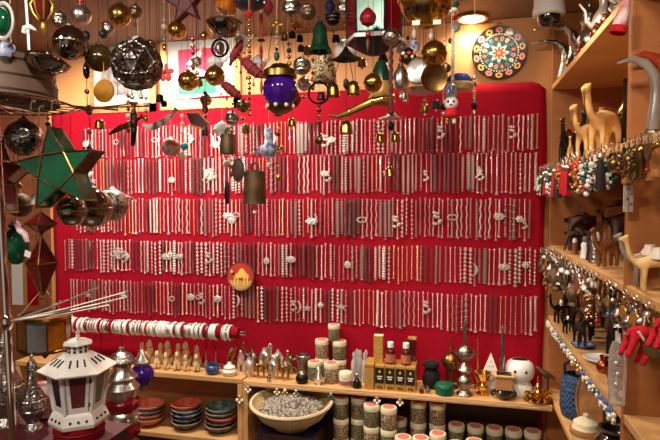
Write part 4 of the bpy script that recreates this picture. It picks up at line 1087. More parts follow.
# --- things hung on the upright
def strip_pack(name, label, x0_, y0_, x1_, y1_, X, Y_, m, w, th):
    a = atx(x0_, y0_, X); 
    return a
U = 1.432
pa_ = at(629, 168, 1.405); pb_ = at(627, 212, 1.405)
t = thing('hanging_necklace_strip', 'long pale packet of silver beads hanging at the upright', 'packet', pa_)
Lp = pa_.z-pb_.z
obj('strip', MB().box((0, 0, -Lp/2), (.022, .004, Lp), bev=.0015), 'silver_bead', t)
obj('loop', MB().ring((0, 0, .006), .006, .001, 12, 4, axis='Y'), 'silver', t)
b = MB()
for k in range(7): b.ball((.004*(-1)**k, -.003, -.012-k*(Lp-.02)/7), .004, 7, 5)
b.tube([(0, -.002, 0), (0, -.002, -Lp)], .0015, 4); obj('beads', b, 'steel_chain', t)
pa_ = atx(618, 343, XF-.030); pb_ = atx(616, 404, XF-.030)
t = thing('hanging_plastic_packet', 'clear plastic packet of silver trinkets hanging before the upright', 'packet', pa_)
Lp = pa_.z-pb_.z
obj('sleeve', MB().tube([(0, 0, .004), (0, 0, -.02), (0, 0, -Lp*.5), (0, 0, -Lp)], [.012, .019, .020, .018], 12, flat=.5), 'plastic_bag', t)
obj('header', MB().box((0, 0, .014), (.004, .032, .022), bev=.001), 'white', t)
b = MB(); b.tube([(0, 0, -.02), (0, 0, -Lp*.9)], .003, 5)
for k in range(10): b.ball((rk.uniform(-.005, .005), rk.uniform(-.010, .010), -.02-k*(Lp*.85)/10), .006, 7, 5)
obj('trinkets', b, 'silver_bright', t)
obj('hook', MB().tube([(0, 0, .024), (0, 0, .05), (.030, 0, .055)], .0016, 5), 'silver', t)
# red plush dolls
for i, (x, y, s, lab) in enumerate([(643, 335, 1.0, 'red plush camel doll hanging with white cord below the saddled camels'), (672, 326, .9, 'second red plush doll at the edge of view behind the first')]):
    X = XF-.062-.004*i; p = atx(x, y, X)
    t = thing('hanging_plush_camel', lab, 'plush toy', p, .4, 'red plush dolls')
    me = camel_mesh(thick=1.5); me.transform(T(0, 0, -.62)); me.transform(S(.075*s, .09*s, .088*s)); me.transform(rot('Y', .5)); obj('body', me, 'red_plush', t)
    obj('cord', MB().tube([(0, .0, .010), (.004, 0, .04), (.012, 0, ZM-.018-p.z)], .0013, 5), 'cord_cream', t)
    b = MB(); b.tube([(-.034, -.03, .015), (-.02, -.034, -.008), (.005, -.034, -.02), (.030, -.03, -.024)], .0022, 6); obj('harness', b, 'white_gloss', t)
p = atx(656, 348, XF-.075)
t = thing('hanging_medallion', 'olive gold round medallion hanging before the red plush dolls', 'medallion', p)
obj('disc', MB().lathe([(0, -.003), (.017, -.003), (.020, 0), (.017, .003), (0, .003)], 22, rot('Z', -.5) @ rot('X', pi/2)), 'brass_old', t)
obj('cord', MB().tube([(0, 0, .024), (.02, 0, .06), (.062, 0, ZM-.016-p.z)], .0012, 5), 'cord_cream', t)
# ------------------------------------------------------------------ ornaments hung from the ceiling
ZSF = at(-6, 104, 1.14).z            # height of the wire shelf in the near corner
def hang(name, label, cat, x, y, Y, cord='cord_black', top=0., group=None, cw=.0007, beads=None):
    """Empty at pixel (x, y), depth Y; a cord runs from TOP metres above it to the ceiling. Returns (thing, metres per pixel)."""
    p = at(x, y, Y); t = thing(name, label, cat, p, 0, group); k = ppm(p)
    tz = ZSF-.006 if (x < 150 and y > 108) else CEIL-.0005
    if cord:
        obj('cord', MB().tube([(0, 0, top), (0, 0, top+(tz-p.z-top)*.5), (0, 0, tz-p.z)], cw, 5), cord, t)
    for (bx, by, br, bm) in beads or ():               # beads threaded on the cord: pixel offsets from the centre
        obj('bead', MB().ball((bx*k, 0, -by*k), br*k, 10, 7), bm, t)
    return t, k
def ball_thing(label, x, y, Y, rp, m, cord='cord_black', beads=None, pat=True, name='hanging_ball'):
    t, k = hang(name, label, 'ball ornament', x, y, Y, cord, 0, None, beads=beads); r = rp*k
    for o in t.children:
        if o.name.startswith('cord'):
            pass
    obj('body', MB().ball((0, 0, 0), r, 24, 14), m, t)
    obj('cap', MB().lathe([(0, r*.96), (r*.28, r*.95), (r*.26, r*1.04), (r*.12, r*1.10), (r*.08, r*1.2), (0, r*1.2)], 14), 'brass_old' if 'gold' in m or 'brass' in m else 'silver_old', t)
    if pat:
        obj('seam_band', MB().lathe([(r*.99, -r*.05), (r*1.03, -r*.03), (r*1.03, r*.03), (r*.99, r*.05)], 24), 'brass_old' if 'brass' in m else 'silver_old', t)
    return t, k, r
def facet_mesh(r, sub=1, inset=.25, push=-.06):
    bm = bmesh.new(); bmesh.ops.create_icosphere(bm, subdivisions=sub, radius=r)
    res = bmesh.ops.inset_individual(bm, faces=bm.faces[:], thickness=r*inset*.3, depth=r*push)
    me = bpy.data.meshes.new('body'); bm.to_mesh(me); bm.free(); return me
def bell(mb, r, c=(0, 0, 0)):          # half-dome bell, mouth down
    mb.lathe([(0, r*1.0), (r*.45, r*.92), (r*.80, r*.62), (r*.92, r*.1), (r*1.0, -r*.75), (r*1.06, -r*.95), (r*.98, -r*.95), (r*.86, -r*.1), (r*.6, r*.55), (0, r*.85)], 18, T(*c)); return mb

# ---- upper cluster over the drums
ball_thing('mid-sized chrome ball with seam above the dark dish, near the frame drums', 70, 43, 1.22, 17, 'chrome_dark')
ball_thing('patterned silver ball with red top bead beside brass ball', 81, 15, 1.38, 10, 'silver', 'cord_red', [(0, -13, 3, 'red_bead')])
ball_thing('dull brass ball hung high between silver ball and white pendant', 120, 15, 1.42, 11, 'brass')
ball_thing('olive-brown glass ball above the mustard disc', 99, 58, 1.30, 13.5, 'olive')
ball_thing('small bright gold ball in front of the picture top', 177, 30, 1.55, 9, 'brass_bright')
ball_thing('small bright gold ball before the lower picture edge', 188, 81, 1.60, 10, 'brass_bright', 'cord_red')
ball_thing('tiny gold ball in front of the bird picture', 204, 36, 1.75, 4.5, 'brass_bright', None and 'cord_cream')
ball_thing('gold ball between the maroon cloth birds', 215, 76, 1.48, 10, 'brass_bright')
ball_thing('red and white agate ball before the bracelets', 171, 147, 1.63, 9.5, 'agate', 'cord_cream', None, False)
ball_thing('white glass ball behind the black pagoda bell', 346, 51, 1.78, 11.5, 'white_gloss', 'cord_black', None, False)
ball_thing('polished brass ball with sharp reflections beside silver discs', 434, 54, 1.42, 13, 'brass')
ball_thing('brass ball on the straw-coloured bell', 373, 83, 1.335, 9.5, 'brass')
ball_thing('silver filigree ball above the red cord', 391, 37, 1.45, 8.5, 'silver_old', 'cord_red')
ball_thing('grey patterned glass ball above the green star', 24, 138, 1.19, 18, 'chrome_faceted')
t, k = hang('hanging_faceted_ball', 'large dark many-faceted chrome ball before the picture frame', 'ball ornament', 137, 65, 1.20, 'cord_black'); r = 26*k
obj('body', facet_mesh(r, 2, .32, -.05), 'chrome_faceted', t)
obj('cap', MB().lathe([(0, r*.94), (r*.3, r*.93), (r*.28, r*1.02), (r*.1, r*1.08), (0, r*1.1)], 14), 'silver_old', t)
for dx in (-6, 4): 
    d = MB(); d.tube([(dx*k, 0, -r*.9), (dx*k, 0, -r*1.18)], .0012, 5); d.ball((dx*k, 0, -r*1.22), 2.6*k, 8, 6); obj('bell_drop', d, 'silver', t)
# dark dish
t, k = hang('hanging_dish', 'dark polished shallow dish below the chrome ball', 'dish', 48, 62, 1.12, 'cord_black', .03); r = 22*k
obj('dish', MB().lathe([(0, -r*.55), (r*.4, -r*.50), (r*.8, -r*.25), (r, r*.05), (r*.96, r*.08), (r*.5, r*.3), (0, r*.36)], 28, rot('Y', R(14)) ), 'chrome_dark', t)
obj('boss', MB().ball((0, 0, r*.36), r*.18, 12, 8), 'silver_old', t)
# mustard disc
t, k = hang('hanging_disc', 'round mustard-coloured hanging disc below olive ball', 'disc ornament', 104, 91, 1.27, None); r = 11.5*k
obj('disc', MB().lathe([(0, -.008), (r*.8, -.007), (r, -.002), (r, .002), (r*.8, .007), (0, .008)], 26, rot('X', pi/2)), 'mustard', t)
obj('link', MB().tube([(0, 0, r), (0, 0, r+17*k)], .0012, 5), 'gold_trim', t)
# strings of dark drops
def bead_string(label, x, y, Y, beads, cord='cord_black', name='hanging_bead_string', low=None, group=None):
    t, k = hang(name, label, 'bead string', x, y, Y, cord, 0, group)
    lo = low if low is not None else max(b[1] for b in beads)
    obj('strand', MB().tube([(0, 0, 0), (0, 0, -(lo)*k)], .0011, 5), cord, t)
    for b in beads:
        dx, dy, r_, m = b[:4]; sq = b[4] if len(b) > 4 else (1, 1, 1)
        obj('bead', MB().ball((dx*k, 0, -dy*k), r_*k, 10, 7, sq=sq), m, t)
    return t, k
bead_string('black drop beads on a cord with small red bead, beside the orange wall', 86, 36, 1.34, [(0, 0, 5, 'black', (.8, .8, 1.1)), (0, 34, 4, 'black_gloss', (.9, .9, 2.2)), (0, 55, 2.6, 'red_bead'), (0, 70, 1.5, 'silver')])
bead_string('black round bead on a cord with amber bead above olive ball', 103, 22, 1.37, [(0, 0, 2, 'red_bead'), (0, 12, 4.2, 'black')])
bead_string('dark green bead string with red bead at the green star point', 89, 110, 1.28, [(0, 0, 3.5, 'olive', (1, 1, 1.5)), (0, 22, 2.4, 'red_bead'), (0, 41, 3, 'navy', (1, 1, 1.8))])
bead_string('white shell bead string with turquoise bead beside agate ball', 182, 108, 1.68, [(0, 8, 2, 'bone'), (0, 16, 2.2, 'bone'), (0, 24, 2.2, 'bone'), (2, 38, 3.8, 'turquoise'), (0, 48, 3.4, 'bone', (.8, .8, 1.6))], 'cord_cream')
bead_string('long gold ball chain beside the maroon cloth birds', 249, 14, 1.46, [(0, 0, 3.6, 'red_plush')] + [(0, 6+5.2*i, 2.0, 'brass_bright') for i in range(19)], 'gold_trim')
t_, k_ = bead_string('coral red tube beads with white tip hanging in line', 261, 10, 1.67, [(0, 0, 1.8, 'bone', (1, 1, 1.8)), (0, 10, 1.9, 'coral', (1, 1, 4)), (0, 26, 1.9, 'coral', (1, 1, 4)), (0, 30, 4.2, 'navy', (1, 1, .35)), (0, 42, 1.9, 'coral', (1, 1, 4)), (0, 60, 1.8, 'coral', (1, 1, 4)), (0, 76, 1.5, 'coral', (1, 1, 5))], 'cord_red')
t_, k_ = bead_string('yellow bird bead with green and silver beads above purple lantern', 276.5, 23, 1.60, [(0, 0, 3.2, 'gold_trim'), (-4, 2, 2.6, 'gold_trim', (1.3, .6, .8)), (4, 2, 2.6, 'gold_trim', (1.3, .6, .8)), (0, 9, 1.7, 'silver_bead'), (0, 14, 1.9, 'silver_bead'), (0, 20, 1.7, 'silver_bead'), (0, 26, 1.9, 'black_gloss'), (0, 33, 3.2, 'green_box', (.9, .9, 1.5))], 'cord_cream')
obj('tassel_cord', MB().tube([(-4*k_, 0, -2*k_), (-9*k_, 0, -36*k_)], .0009, 4), 'cord_black', t_); obj('tassel_cord', MB().tube([(4*k_, 0, -2*k_), (9*k_, 0, -36*k_)], .0009, 4), 'cord_black', t_)
bead_string('silver beads with brass bell tip beside blue china pot', 278, 108, 1.66, [(0, 6, 4, 'brass_old', (1.2, 1, .7)), (0, 20, 1.6, 'cream'), (0, 26, 2.2, 'red_bead'), (0, 40, 3.6, 'brass_bright', (1.4, .8, .7)), (0, 58, 1.4, 'gold_trim'), (0, 70, 3.2, 'brass_bright', (.8, .8, 1.2))], 'gold_trim')
bead_string('brown bead string with square brass charm before second bracelet row', 319, 104, 1.70, [(0, 6, 2.6, 'copper'), (0, 12, 2, 'brass'), (0, 18, 2.4, 'copper'), (0, 36, 4.2, 'brass_old', (1, .5, 1.1)), (2, 30, 1.4, 'brass')], 'cord_black')
bead_string('cream and silver dropper beads below the brass bowl', 414, 26, 1.52, [(0, 8, 2.4, 'bone', (1, 1, 2)), (0, 20, 1.6, 'silver')], 'cord_cream')
bead_string('cream bead drop below the brass bowl nearer the lamp', 431, 30, 1.50, [(0, 6, 2.2, 'bone', (1, 1, 1.6))], 'cord_cream')
# long beaded stick from green ornament to the blue hat
t_, k_ = bead_string('cream stick of beads under a green and white top, above blue hat', 453.5, 4, 1.48, [(0, 0, 5.6, 'green_box', (1, 1, .8)), (0, 6, 4.4, 'white_gloss', (1, 1, .6)), (0, 14, 3.6, 'red_bead', (1, 1, .7)), (2, 23, 5.2, 'grey_pattern', (1, .4, 1)), (-2, 36, 3.2, 'black', (1, .4, 1))] + [(0, 26+4*i, 1.8, 'bone', (1, 1, 1.3)) for i in range(13)], 'cord_cream', low=78)

# ---- left-most lanterns
t, k = hang('hanging_glass_lantern', 'emerald glass lantern with silver rim, cut by the picture edge', 'lantern', 3, 21, 1.02, 'cord_black', .03); 
obj('glass', MB().ball((0, 0, 0), 9*k, 18, 10, sq=(1, 1, 1.5)), 'green_glass', t)
obj('rim', MB().ring((0, 0, 0), 12*k, 1.6*k, 26, 6, S(1, 1, 1.45), axis='Y'), 'silver_bright', t)
t, k = hang('hanging_china_lamp', 'pale blue and white china ornament above the frame drums', 'china ornament', 6, 49, 1.05, 'cord_black', .01)
obj('body', MB().lathe([(0, -9*k), (5*k, -8*k), (7*k, 0), (5*k, 6*k), (2.5*k, 8*k), (0, 9*k)], 18), 'sky_glass', t)
obj('handle', MB().ring((7*k, 0, 0), 3.5*k, .8*k, 14, 5, axis='Y'), 'sky_glass', t)
t, k = hang('hanging_white_strap', 'white strap with rounded hook hanging near the red-gold lantern', 'strap', 29, 50, 1.25, None)
obj('strap', MB().tube([(0, 0, 0), (-1*k, 0, 24*k), (-3*k, 0, 60*k), (-3*k, 0, CEIL-t.location.z-.001)], [1.6*k, 1.6*k, 1.6*k, 1.6*k], 8, flat=.6), 'white_gloss', t)
obj('hook', MB().tube([(-6*k, 0, 17*k), (-4*k, 0, 22*k), (2*k, 0, 23*k), (9*k, 0, 19*k)], [2*k, 3*k, 2.6*k, 1*k], 8), 'white_gloss', t)
def twin_lantern(x, y, Y, label):
    t, k = hang('hanging_glass_lantern', label, 'lantern', x, y, Y, 'cord_black', 0)
    obj('glass', MB().lathe([(0, 12*k), (6*k, 10*k), (11*k, 2*k), (9*k, -6*k), (4*k, -12*k), (0, -13*k)], 12), 'darkred_glass', t)
    for i in range(8):
        a = i*pi/4; obj('gold_rib', MB().tube([(cos(a)*q*k*1.03, sin(a)*q*k*1.03, z*k) for q, z in ((1, 12), (6, 10), (11, 2), (9, -6), (4, -12))], 1.1*k, 5), 'gold_trim', t)
    obj('drop', MB().lathe([(0, -13*k), (3*k, -15*k), (4*k, -20*k), (1*k, -25*k), (0, -26*k)], 12), 'gold_trim', t)
twin_lantern(43, 8, 1.30, 'dark red glass lantern with gold ribs beside white strap')
# ---- star lanterns
def star_lantern(label, x, y, Y, Rp, glass, rz=0., roll=0., depth=.06, inner=.42, edge='brass_old', name='hanging_star_lantern'):
    t, k = hang(name, label, 'star lantern', x, y, Y, 'cord_black', Rp*ppm(at(x, y, Y))*.9); Rr = Rp*k
    t.rotation_euler = (0, 0, rz)
    pts = [((Rr if i % 2 == 0 else Rr*inner)*sin(i*pi/5+roll), (Rr if i % 2 == 0 else Rr*inner)*cos(i*pi/5+roll)) for i in range(10)]
    obj('glass', MB().prism(pts, depth, T(0, -depth/2, 0)), glass, t)
    for fy in (-depth/2, depth/2):
        b = MB(); b.tube([(x_, fy, z_) for x_, z_ in pts], .0032, 5, True); obj('edge_frame', b, edge, t)
    for i in range(5):
        a, c = pts[(2*i+1) % 10], pts[(2*i+3) % 10]
        obj('cross_strip', MB().tube([(a[0], -depth/2-.0006, a[1]), (c[0], -depth/2-.0006, c[1])], .0028, 5), edge, t)
    for i in range(10): obj('side_strip', MB().tube([(pts[i][0], -depth/2, pts[i][1]), (pts[i][0], depth/2, pts[i][1])], .0026, 5), edge, t)
    return t, k
star_lantern('large green glass star lantern with brass edges', 62, 170, 1.18, 42, 'green_glass', R(8), R(-8), .06, .46)
star_lantern('dark red glass star lantern cut by the picture edge beside the green star', -8, 176, 1.28, 42, 'darkred_glass', R(4), R(6), .05, .46)
star_lantern('small dark maroon star hanging above the bird picture', 186, 4, 1.42, 20, 'maroon', 0, R(-6), .02, .42, 'maroon')
def bipyramid(label, x, y, Y, wp, up, dn, glass, cord='cord_black'):
    t, k = hang('hanging_diamond_lantern', label, 'lantern', x, y, Y, cord, up*ppm(at(x, y, Y)))
    n = 4; V_ = [(cos(2*pi*i/n+.5)*wp*k, sin(2*pi*i/n+.5)*wp*k, 0) for i in range(n)]
    a, b = (0, 0, up*k), (0, 0, -dn*k)
    mb = MB(); mb.add(V_+[a, b], [(i, (i+1) % n, n) for i in range(n)]+[((i+1) % n, i, n+1) for i in range(n)]); obj('glass', mb, glass, t)
    e = MB(); e.tube(V_, .0026, 5, True); obj('girdle', e, 'brass_old', t)
    for v in V_:
        obj('edge_strip', MB().tube([a, v, b], .0026, 5), 'brass_old', t)
    obj('tip', MB().ball(b, .005, 8, 6), 'brass_old', t)
    return t, k
t, k = bipyramid('long red glass diamond lantern with brass edges before red cloth', 41.5, 263, 1.31, 14.5, 27, 35, 'darkred_glass', None)
obj('link', MB().ring((0, 0, 28*k), 1.4*k, .0012, 12, 5, axis='Y'), 'brass_old', t)
obj('price_tag', MB().box((-6*k, -14.5*k, 9*k), (7*k, .001, 6*k), rot('Y', .3)), 'paper', t)
bipyramid('smaller red glass diamond lantern directly above the long one', 41, 224, 1.31, 15, 12, 10, 'red_glass')
t, k = hang('hanging_glass_lantern', 'dark green round glass lantern beside the red diamond lantern', 'lantern', 16, 246, 1.42, 'cord_black', .04)
obj('glass', MB().ball((0, 0, 0), 15*k, 20, 12, sq=(.85, .85, 1.25)), 'green_glass', t)
obj('collar', MB().lathe([(0, 18*k), (6*k, 18*k), (7*k, 21*k), (3*k, 25*k), (0, 25*k)], 14), 'black', t)
t, k = hang('hanging_tassel', 'pink and white twisted tassel beside the dark green lantern', 'tassel', 22, 230, 1.32, None)
obj('twist', MB().tube([(-6*k, 0, 6*k), (-3*k, 0, 0), (3*k, 0, -4*k), (6*k, 0, -12*k)], [2.4*k, 3*k, 3*k, 2*k], 8), 'floral', t)
obj('loop', MB().tube([(-6*k, 0, 6*k), (-8*k, 0, 40*k), (-8*k, 0, CEIL-t.location.z-.001)], .001, 4), 'cord_cream', t)
# silver plates and balls under the green star
for i, (x, y, Y, rp, m, lab) in enumerate([(72, 211, 1.262, 15, 'chrome_dark', 'dark chrome ball directly under the green star'), (92, 208, 1.37, 20, 'chrome_dark', 'dark polished chrome ball under the green star, nearer the bracelets'), (112, 205, 1.49, 16, 'silver_old', 'dull silver ball at the end of the row under the green star'), (20, 205, 1.40, 12, 'bronze_rust', 'brown metal ball between the two star lanterns')]):
    t, k, r = ball_thing(lab, x, y, Y, rp, m, 'cord_black')
t, k = hang('hanging_pierced_disc', 'wide dull silver pierced disc under the green star, beside bracelets', 'disc ornament', 106, 196, 1.63, 'cord_black', .02); r = 26*k
obj('disc', MB().lathe([(0, .01), (r*.7, .006), (r, -.004), (r, -.008), (r*.7, -.010), (0, -.012)], 30), 'silver_old', t)
for i in range(16):
    a = i*pi/8; obj('drop', MB().ball((cos(a)*r*.98, sin(a)*r*.98, -.012), .0052, 8, 5), 'silver', t)
t, k = hang('hanging_cream_charm', 'cream and gold shell charm string between the star lanterns', 'bead string', 18, 178, 1.36, 'cord_cream', 0)
for i in range(6): obj('bead', MB().ball(((-1)**i*1.6*k, 0, -(i*4-8)*k), 3.2*k, 9, 6), 'cream' if i % 2 else 'gold_trim', t)
t, k = hang('hanging_tag', 'white paper price tag hanging below the green star', 'tag', 33, 199, 1.34, 'cord_cream', 5*ppm(at(33, 199, 1.34)))
obj('card', MB().box((0, 0, 0), (5*k, .001, 10*k), rot('Y', .1)), 'paper', t)
obj('eyelet', MB().ring((0, -.0008, 4*k), 1*k, .0006, 10, 4, axis='Y'), 'silver', t)

# ---- daggers and curved things on wires
def blade(name, label, x, y, Y, pts, rads, m, hilt, flat=.45):
    t, k = hang(name, label, 'dagger', x, y, Y, 'cord_black', 0)
    obj('scabbard', MB().tube([(a*k, 0, -b*k) for a, b in pts], [q*k for q in rads], 10, flat=flat), m, t)
    a, b = pts[0]; a2, b2 = pts[1]; d = V((a-a2, 0, -(b-b2))).normalized()
    o_ = V((a*k, 0, -b*k)); w = rads[0]*k
    obj('hilt', MB().lathe([(0, 0), (w*1.1, 0), (w*.7, w*1.0), (w*.55, w*2.2), (w*1.3, w*3.0), (w*1.3, w*3.4), (0, w*3.6)], 12, T(o_) @ frame(d)), hilt, t)
    for f in (.3, .7):
        i = int(f*(len(pts)-1)); obj('band', MB().ball((pts[i][0]*k, 0, -pts[i][1]*k), rads[i]*k*1.15, 10, 6, sq=(.5, .6, 1)), hilt, t)
    return t, k
blade('hanging_dagger', 'curved dagger in white scabbard hanging before the bracelets', 158, 122, 1.52, [(14, -6), (6, 0), (-3, 4), (-11, 5), (-17, 2)], [2.6, 3.4, 3.6, 3.2, 1.4], 'white_gloss', 'silver')
blade('hanging_dagger', 'curved brass dagger hanging near the wire rack', 122, 124, 1.46, [(16, -3), (8, 1), (0, 3), (-7, 6), (-15, 10)], [2.4, 2.8, 3, 2.6, 1.2], 'brass_old', 'brass')
blade('hanging_dagger', 'straight black sheathed dagger with brass end beside white dagger', 134, 126, 1.44, [(0, -12), (0, -4), (0, 4), (-1, 14), (-2, 20)], [3.4, 3.6, 3.4, 2.8, 2.0], 'black', 'brass')
blade('hanging_powder_horn', 'curved brass horn hanging below the straw-coloured bell', 355, 108, 1.36, [(28, -8), (18, -6), (8, -2), (-6, 4), (-18, 8), (-28, 6)], [3.4, 4.2, 4.2, 3.4, 2.4, .8], 'brass', 'brass_bright')
t, k = hang('hanging_leather_ornament', 'brown polygonal leather frame with tan edge before bracelets', 'ornament', 197, 121, 1.56, 'cord_black', 8*ppm(at(197, 121, 1.56)))
P6 = [(-12, 8), (2, 8), (13, -3), (6, -8), (-6, -4)]
b = MB(); b.tube([(x_*k, 0, z_*k) for x_, z_ in P6], 1.2*k, 6, True); obj('edge', b, 'pale_gold', t)
obj('panel', MB().prism([(x_*k*.95, z_*k*.95) for x_, z_ in P6], .004, T(0, -.002, 0)), 'maroon', t)
t, k = hang('hanging_tassel', 'dark maroon tassel in front of the bird picture', 'tassel', 205, 96, 1.62, 'cord_red', 0)
obj('skirt', MB().lathe([(0, 2*k), (2*k, 0), (2.6*k, -6*k), (3.2*k, -16*k), (0, -16*k)], 12, wob=lambda a, z: 1+.1*sin(6*a)), 'maroon', t)
obj('knot', MB().ball((0, 0, 3*k), 2.2*k, 10, 6), 'maroon', t)
t, k = hang('hanging_tassel', 'navy tassel beside the brown leather frame', 'tassel', 205, 120, 1.70, 'cord_black', 0)
obj('skirt', MB().lathe([(0, 2*k), (2*k, 0), (2.6*k, -6*k), (3*k, -16*k), (0, -16*k)], 12, wob=lambda a, z: 1+.1*sin(6*a)), 'navy', t)
obj('knot', MB().ball((0, 0, 3*k), 2.2*k, 10, 6), 'navy', t)
t, k = hang('hanging_flower', 'small red cloth flower before the gold picture frame', 'flower ornament', 166, 73, 1.46, 'cord_black', 0)
for i in range(5): 
    a = i*2*pi/5+.3; obj('petal', MB().ball((cos(a)*5*k, 0, sin(a)*5.5*k), 4.4*k, 9, 6, T(0, 0, 0), sq=(.5+.5*abs(cos(a)), .3, .5+.5*abs(sin(a)))), 'red_flower', t)
obj('centre', MB().ball((0, -.003, 0), 2*k, 8, 6), 'red_bead', t)
# amber and dark bowls above the picture
t, k = hang('hanging_glass_lampshade', 'amber glass shade hung high above dark bowl', 'lamp shade', 226, 6, 1.45, None)
obj('shade', MB().lathe([(0, 10*k), (5*k, 9*k), (11*k, 0), (10*k, -5*k), (4*k, -8*k), (0, -9*k)], 16, rot('Y', .4)), 'amber_glass', t)
obj('chain', MB().tube([(0, 0, 9*k), (0, 0, CEIL-t.location.z-.001)], .0012, 5), 'brass_old', t)
t, k = hang('hanging_bowl', 'dark metal bowl with brown shine above the black ring', 'bowl', 224, 24, 1.30, 'cord_black', 0); r = 17*k
obj('bowl', MB().lathe([(0, -r*.8), (r*.5, -r*.7), (r*.9, -r*.25), (r, r*.1), (r*.95, r*.1), (r*.5, r*.25), (0, r*.3)], 22), 'chrome_dark', t)
obj('rim', MB().ring((0, 0, r*.1), r, .0025, 26, 5), 'bronze_rust', t)
t, k = hang('hanging_lampshade', 'navy blue shade with silver studs above gold ball chain', 'lamp shade', 249, 2, 1.565, 'cord_black', 0)
obj('shade', MB().lathe([(0, 8*k), (6*k, 7*k), (15*k, 2*k), (16*k, -4*k), (8*k, -8*k), (0, -8*k)], 18), 'navy', t)
for i in range(10): obj('stud', MB().ball((cos(i*pi/5)*16*k, sin(i*pi/5)*16*k, -2*k), 1.3*k, 7, 5), 'silver', t)
t, k = hang('hanging_ring', 'black ring with silver pendant beside maroon cloth birds', 'ring ornament', 220, 48, 1.40, 'cord_black', 9*ppm(at(220, 48, 1.40)))
obj('ring', MB().ring((0, 0, 0), 8.5*k, 1.3*k, 26, 6, axis='Y'), 'iron_black', t)
obj('pendant', MB().lathe([(0, 7*k), (4*k, 4*k), (5*k, -1*k), (3*k, -6*k), (0, -7*k)], 12), 'silver', t)
# maroon cloth birds
def cloth_bird(label, x, y, Y, L, ang):
    t, k = hang('hanging_cloth_bird', label, 'cloth ornament', x, y, Y, 'cord_red', 0, 'maroon cloth birds with gold trim'); L *= k
    me = skin([(0, 0, 0, L*.19), (L*.28, 0, -L*.02, L*.16), (L*.46, 0, .02*L, L*.09), (L*.56, 0, .0, L*.035), (-L*.26, 0, 0, L*.14), (-L*.44, 0, -.03*L, L*.09, L*.05), (-L*.58, 0, -.06*L, L*.10, L*.03)], [(0, 1), (1, 2), (2, 3), (0, 4), (4, 5), (5, 6)], 1, rot('Y', ang))
    obj('body', me, 'maroon_cloth', t)
    R_ = rot('Y', ang)
    for sx_ in (-.30, .05, .33): obj('gold_band', MB().ring((sx_*L, 0, 0), L*(.185 if sx_ == .05 else .15), L*.022, 18, 5, R_, axis='X'), 'gold_trim', t)
    for i in range(3): 
        q = R_ @ V(((-.3+.3*i)*L, 0, -L*.2)); d = MB(); d.tube([q, q-V((0, 0, L*.16))], .0009, 4); d.ball(q-V((0, 0, L*.20)), L*.05, 8, 6); obj('gold_drop', d, 'brass_bright', t)
cloth_bird('maroon cloth bird with gold trim, highest of three beside picture', 236, 52, 1.36, 26, -1.0)
cloth_bird('maroon cloth bird with gold trim just before the purple lantern', 251, 67, 1.32, 32, .75)
cloth_bird('maroon cloth bird with gold trim, lowest of three below the gold ball', 230, 89, 1.40, 28, .65)
for i, (x, y, Y, rp, lab) in enumerate([(215, 62, 1.58, 9, 'white china ornament behind the black ring'), (242, 40, 1.66, 8, 'white china ornament behind the highest maroon bird'), (258, 62, 1.70, 9, 'white china ornament behind the coral tube beads'), (288, 72, 1.72, 8, 'white china ornament behind the purple lantern'), (222, 128, 1.75, 9, 'white china teapot-shaped ornament above the rusty bell')]):
    t, k = hang('hanging_china_ornament', lab, 'china ornament', x, y, Y, 'cord_cream', 0)
    obj('body', MB().lathe([(0, -rp*.8*k), (rp*.6*k, -rp*.8*k), (rp*k, -rp*.2*k), (rp*.8*k, rp*.3*k), (rp*.3*k, rp*.6*k), (0, rp*.9*k)], 16), 'white_gloss', t)
    obj('spout', MB().tube([(rp*.8*k, 0, 0), (rp*1.3*k, 0, rp*.2*k), (rp*1.5*k, 0, rp*.6*k)], [rp*.25*k, rp*.16*k, rp*.1*k], 7), 'white_gloss', t)
# purple lantern
t, k = hang('hanging_glass_lantern', 'deep purple glass lantern with aged brass top and base', 'lantern', 280, 90, 1.38, 'cord_black', 24*ppm(at(280, 90, 1.38)))
obj('glass', MB().lathe([(0, -15*k), (10*k, -15*k), (16*k, -8*k), (17.5*k, 0), (16*k, 8*k), (13*k, 11*k), (0, 11*k)], 28), 'purple_glass', t)
obj('brass_top', MB().lathe([(13.2*k, 11*k), (17*k, 12*k), (17*k, 18*k), (15*k, 20*k), (10*k, 22*k), (8*k, 25*k), (0, 26*k)], 28), 'brass_old', t)
b = MB(); b.lathe([(9*k, -15*k), (14*k, -15*k), (13*k, -19*k), (9*k, -22*k), (4*k, -24*k), (0, -24*k)], 20, wob=lambda a, z: 1+.06*sin(10*a)); obj('brass_base', b, 'brass_old', t)
for i in range(8): obj('pearl', MB().ball((cos(i*pi/4)*13.5*k, sin(i*pi/4)*13.5*k, -16.5*k), 2.2*k, 8, 5), 'bone', t)
# small bell cluster
t, k = hang('hanging_bell_cluster', 'cluster of three small black bells with gold top beside orange wall', 'bell', 297, 26, 1.68, 'cord_black', 0)
obj('gold_top', MB().lathe([(0, 5*k), (4*k, 2*k), (5*k, -2*k), (2*k, -4*k), (0, -4*k)], 12), 'brass_bright', t)
for dx, dz in ((-5, -8), (3, -12), (4, -22)): 
    obj('bell', bell(MB(), 3.4*k, (dx*k, 0, dz*k)), 'iron_black', t); obj('bell_cord', MB().tube([(dx*.4*k, 0, -3*k), (dx*k, 0, (dz+3)*k)], .0009, 4), 'cord_black', t)
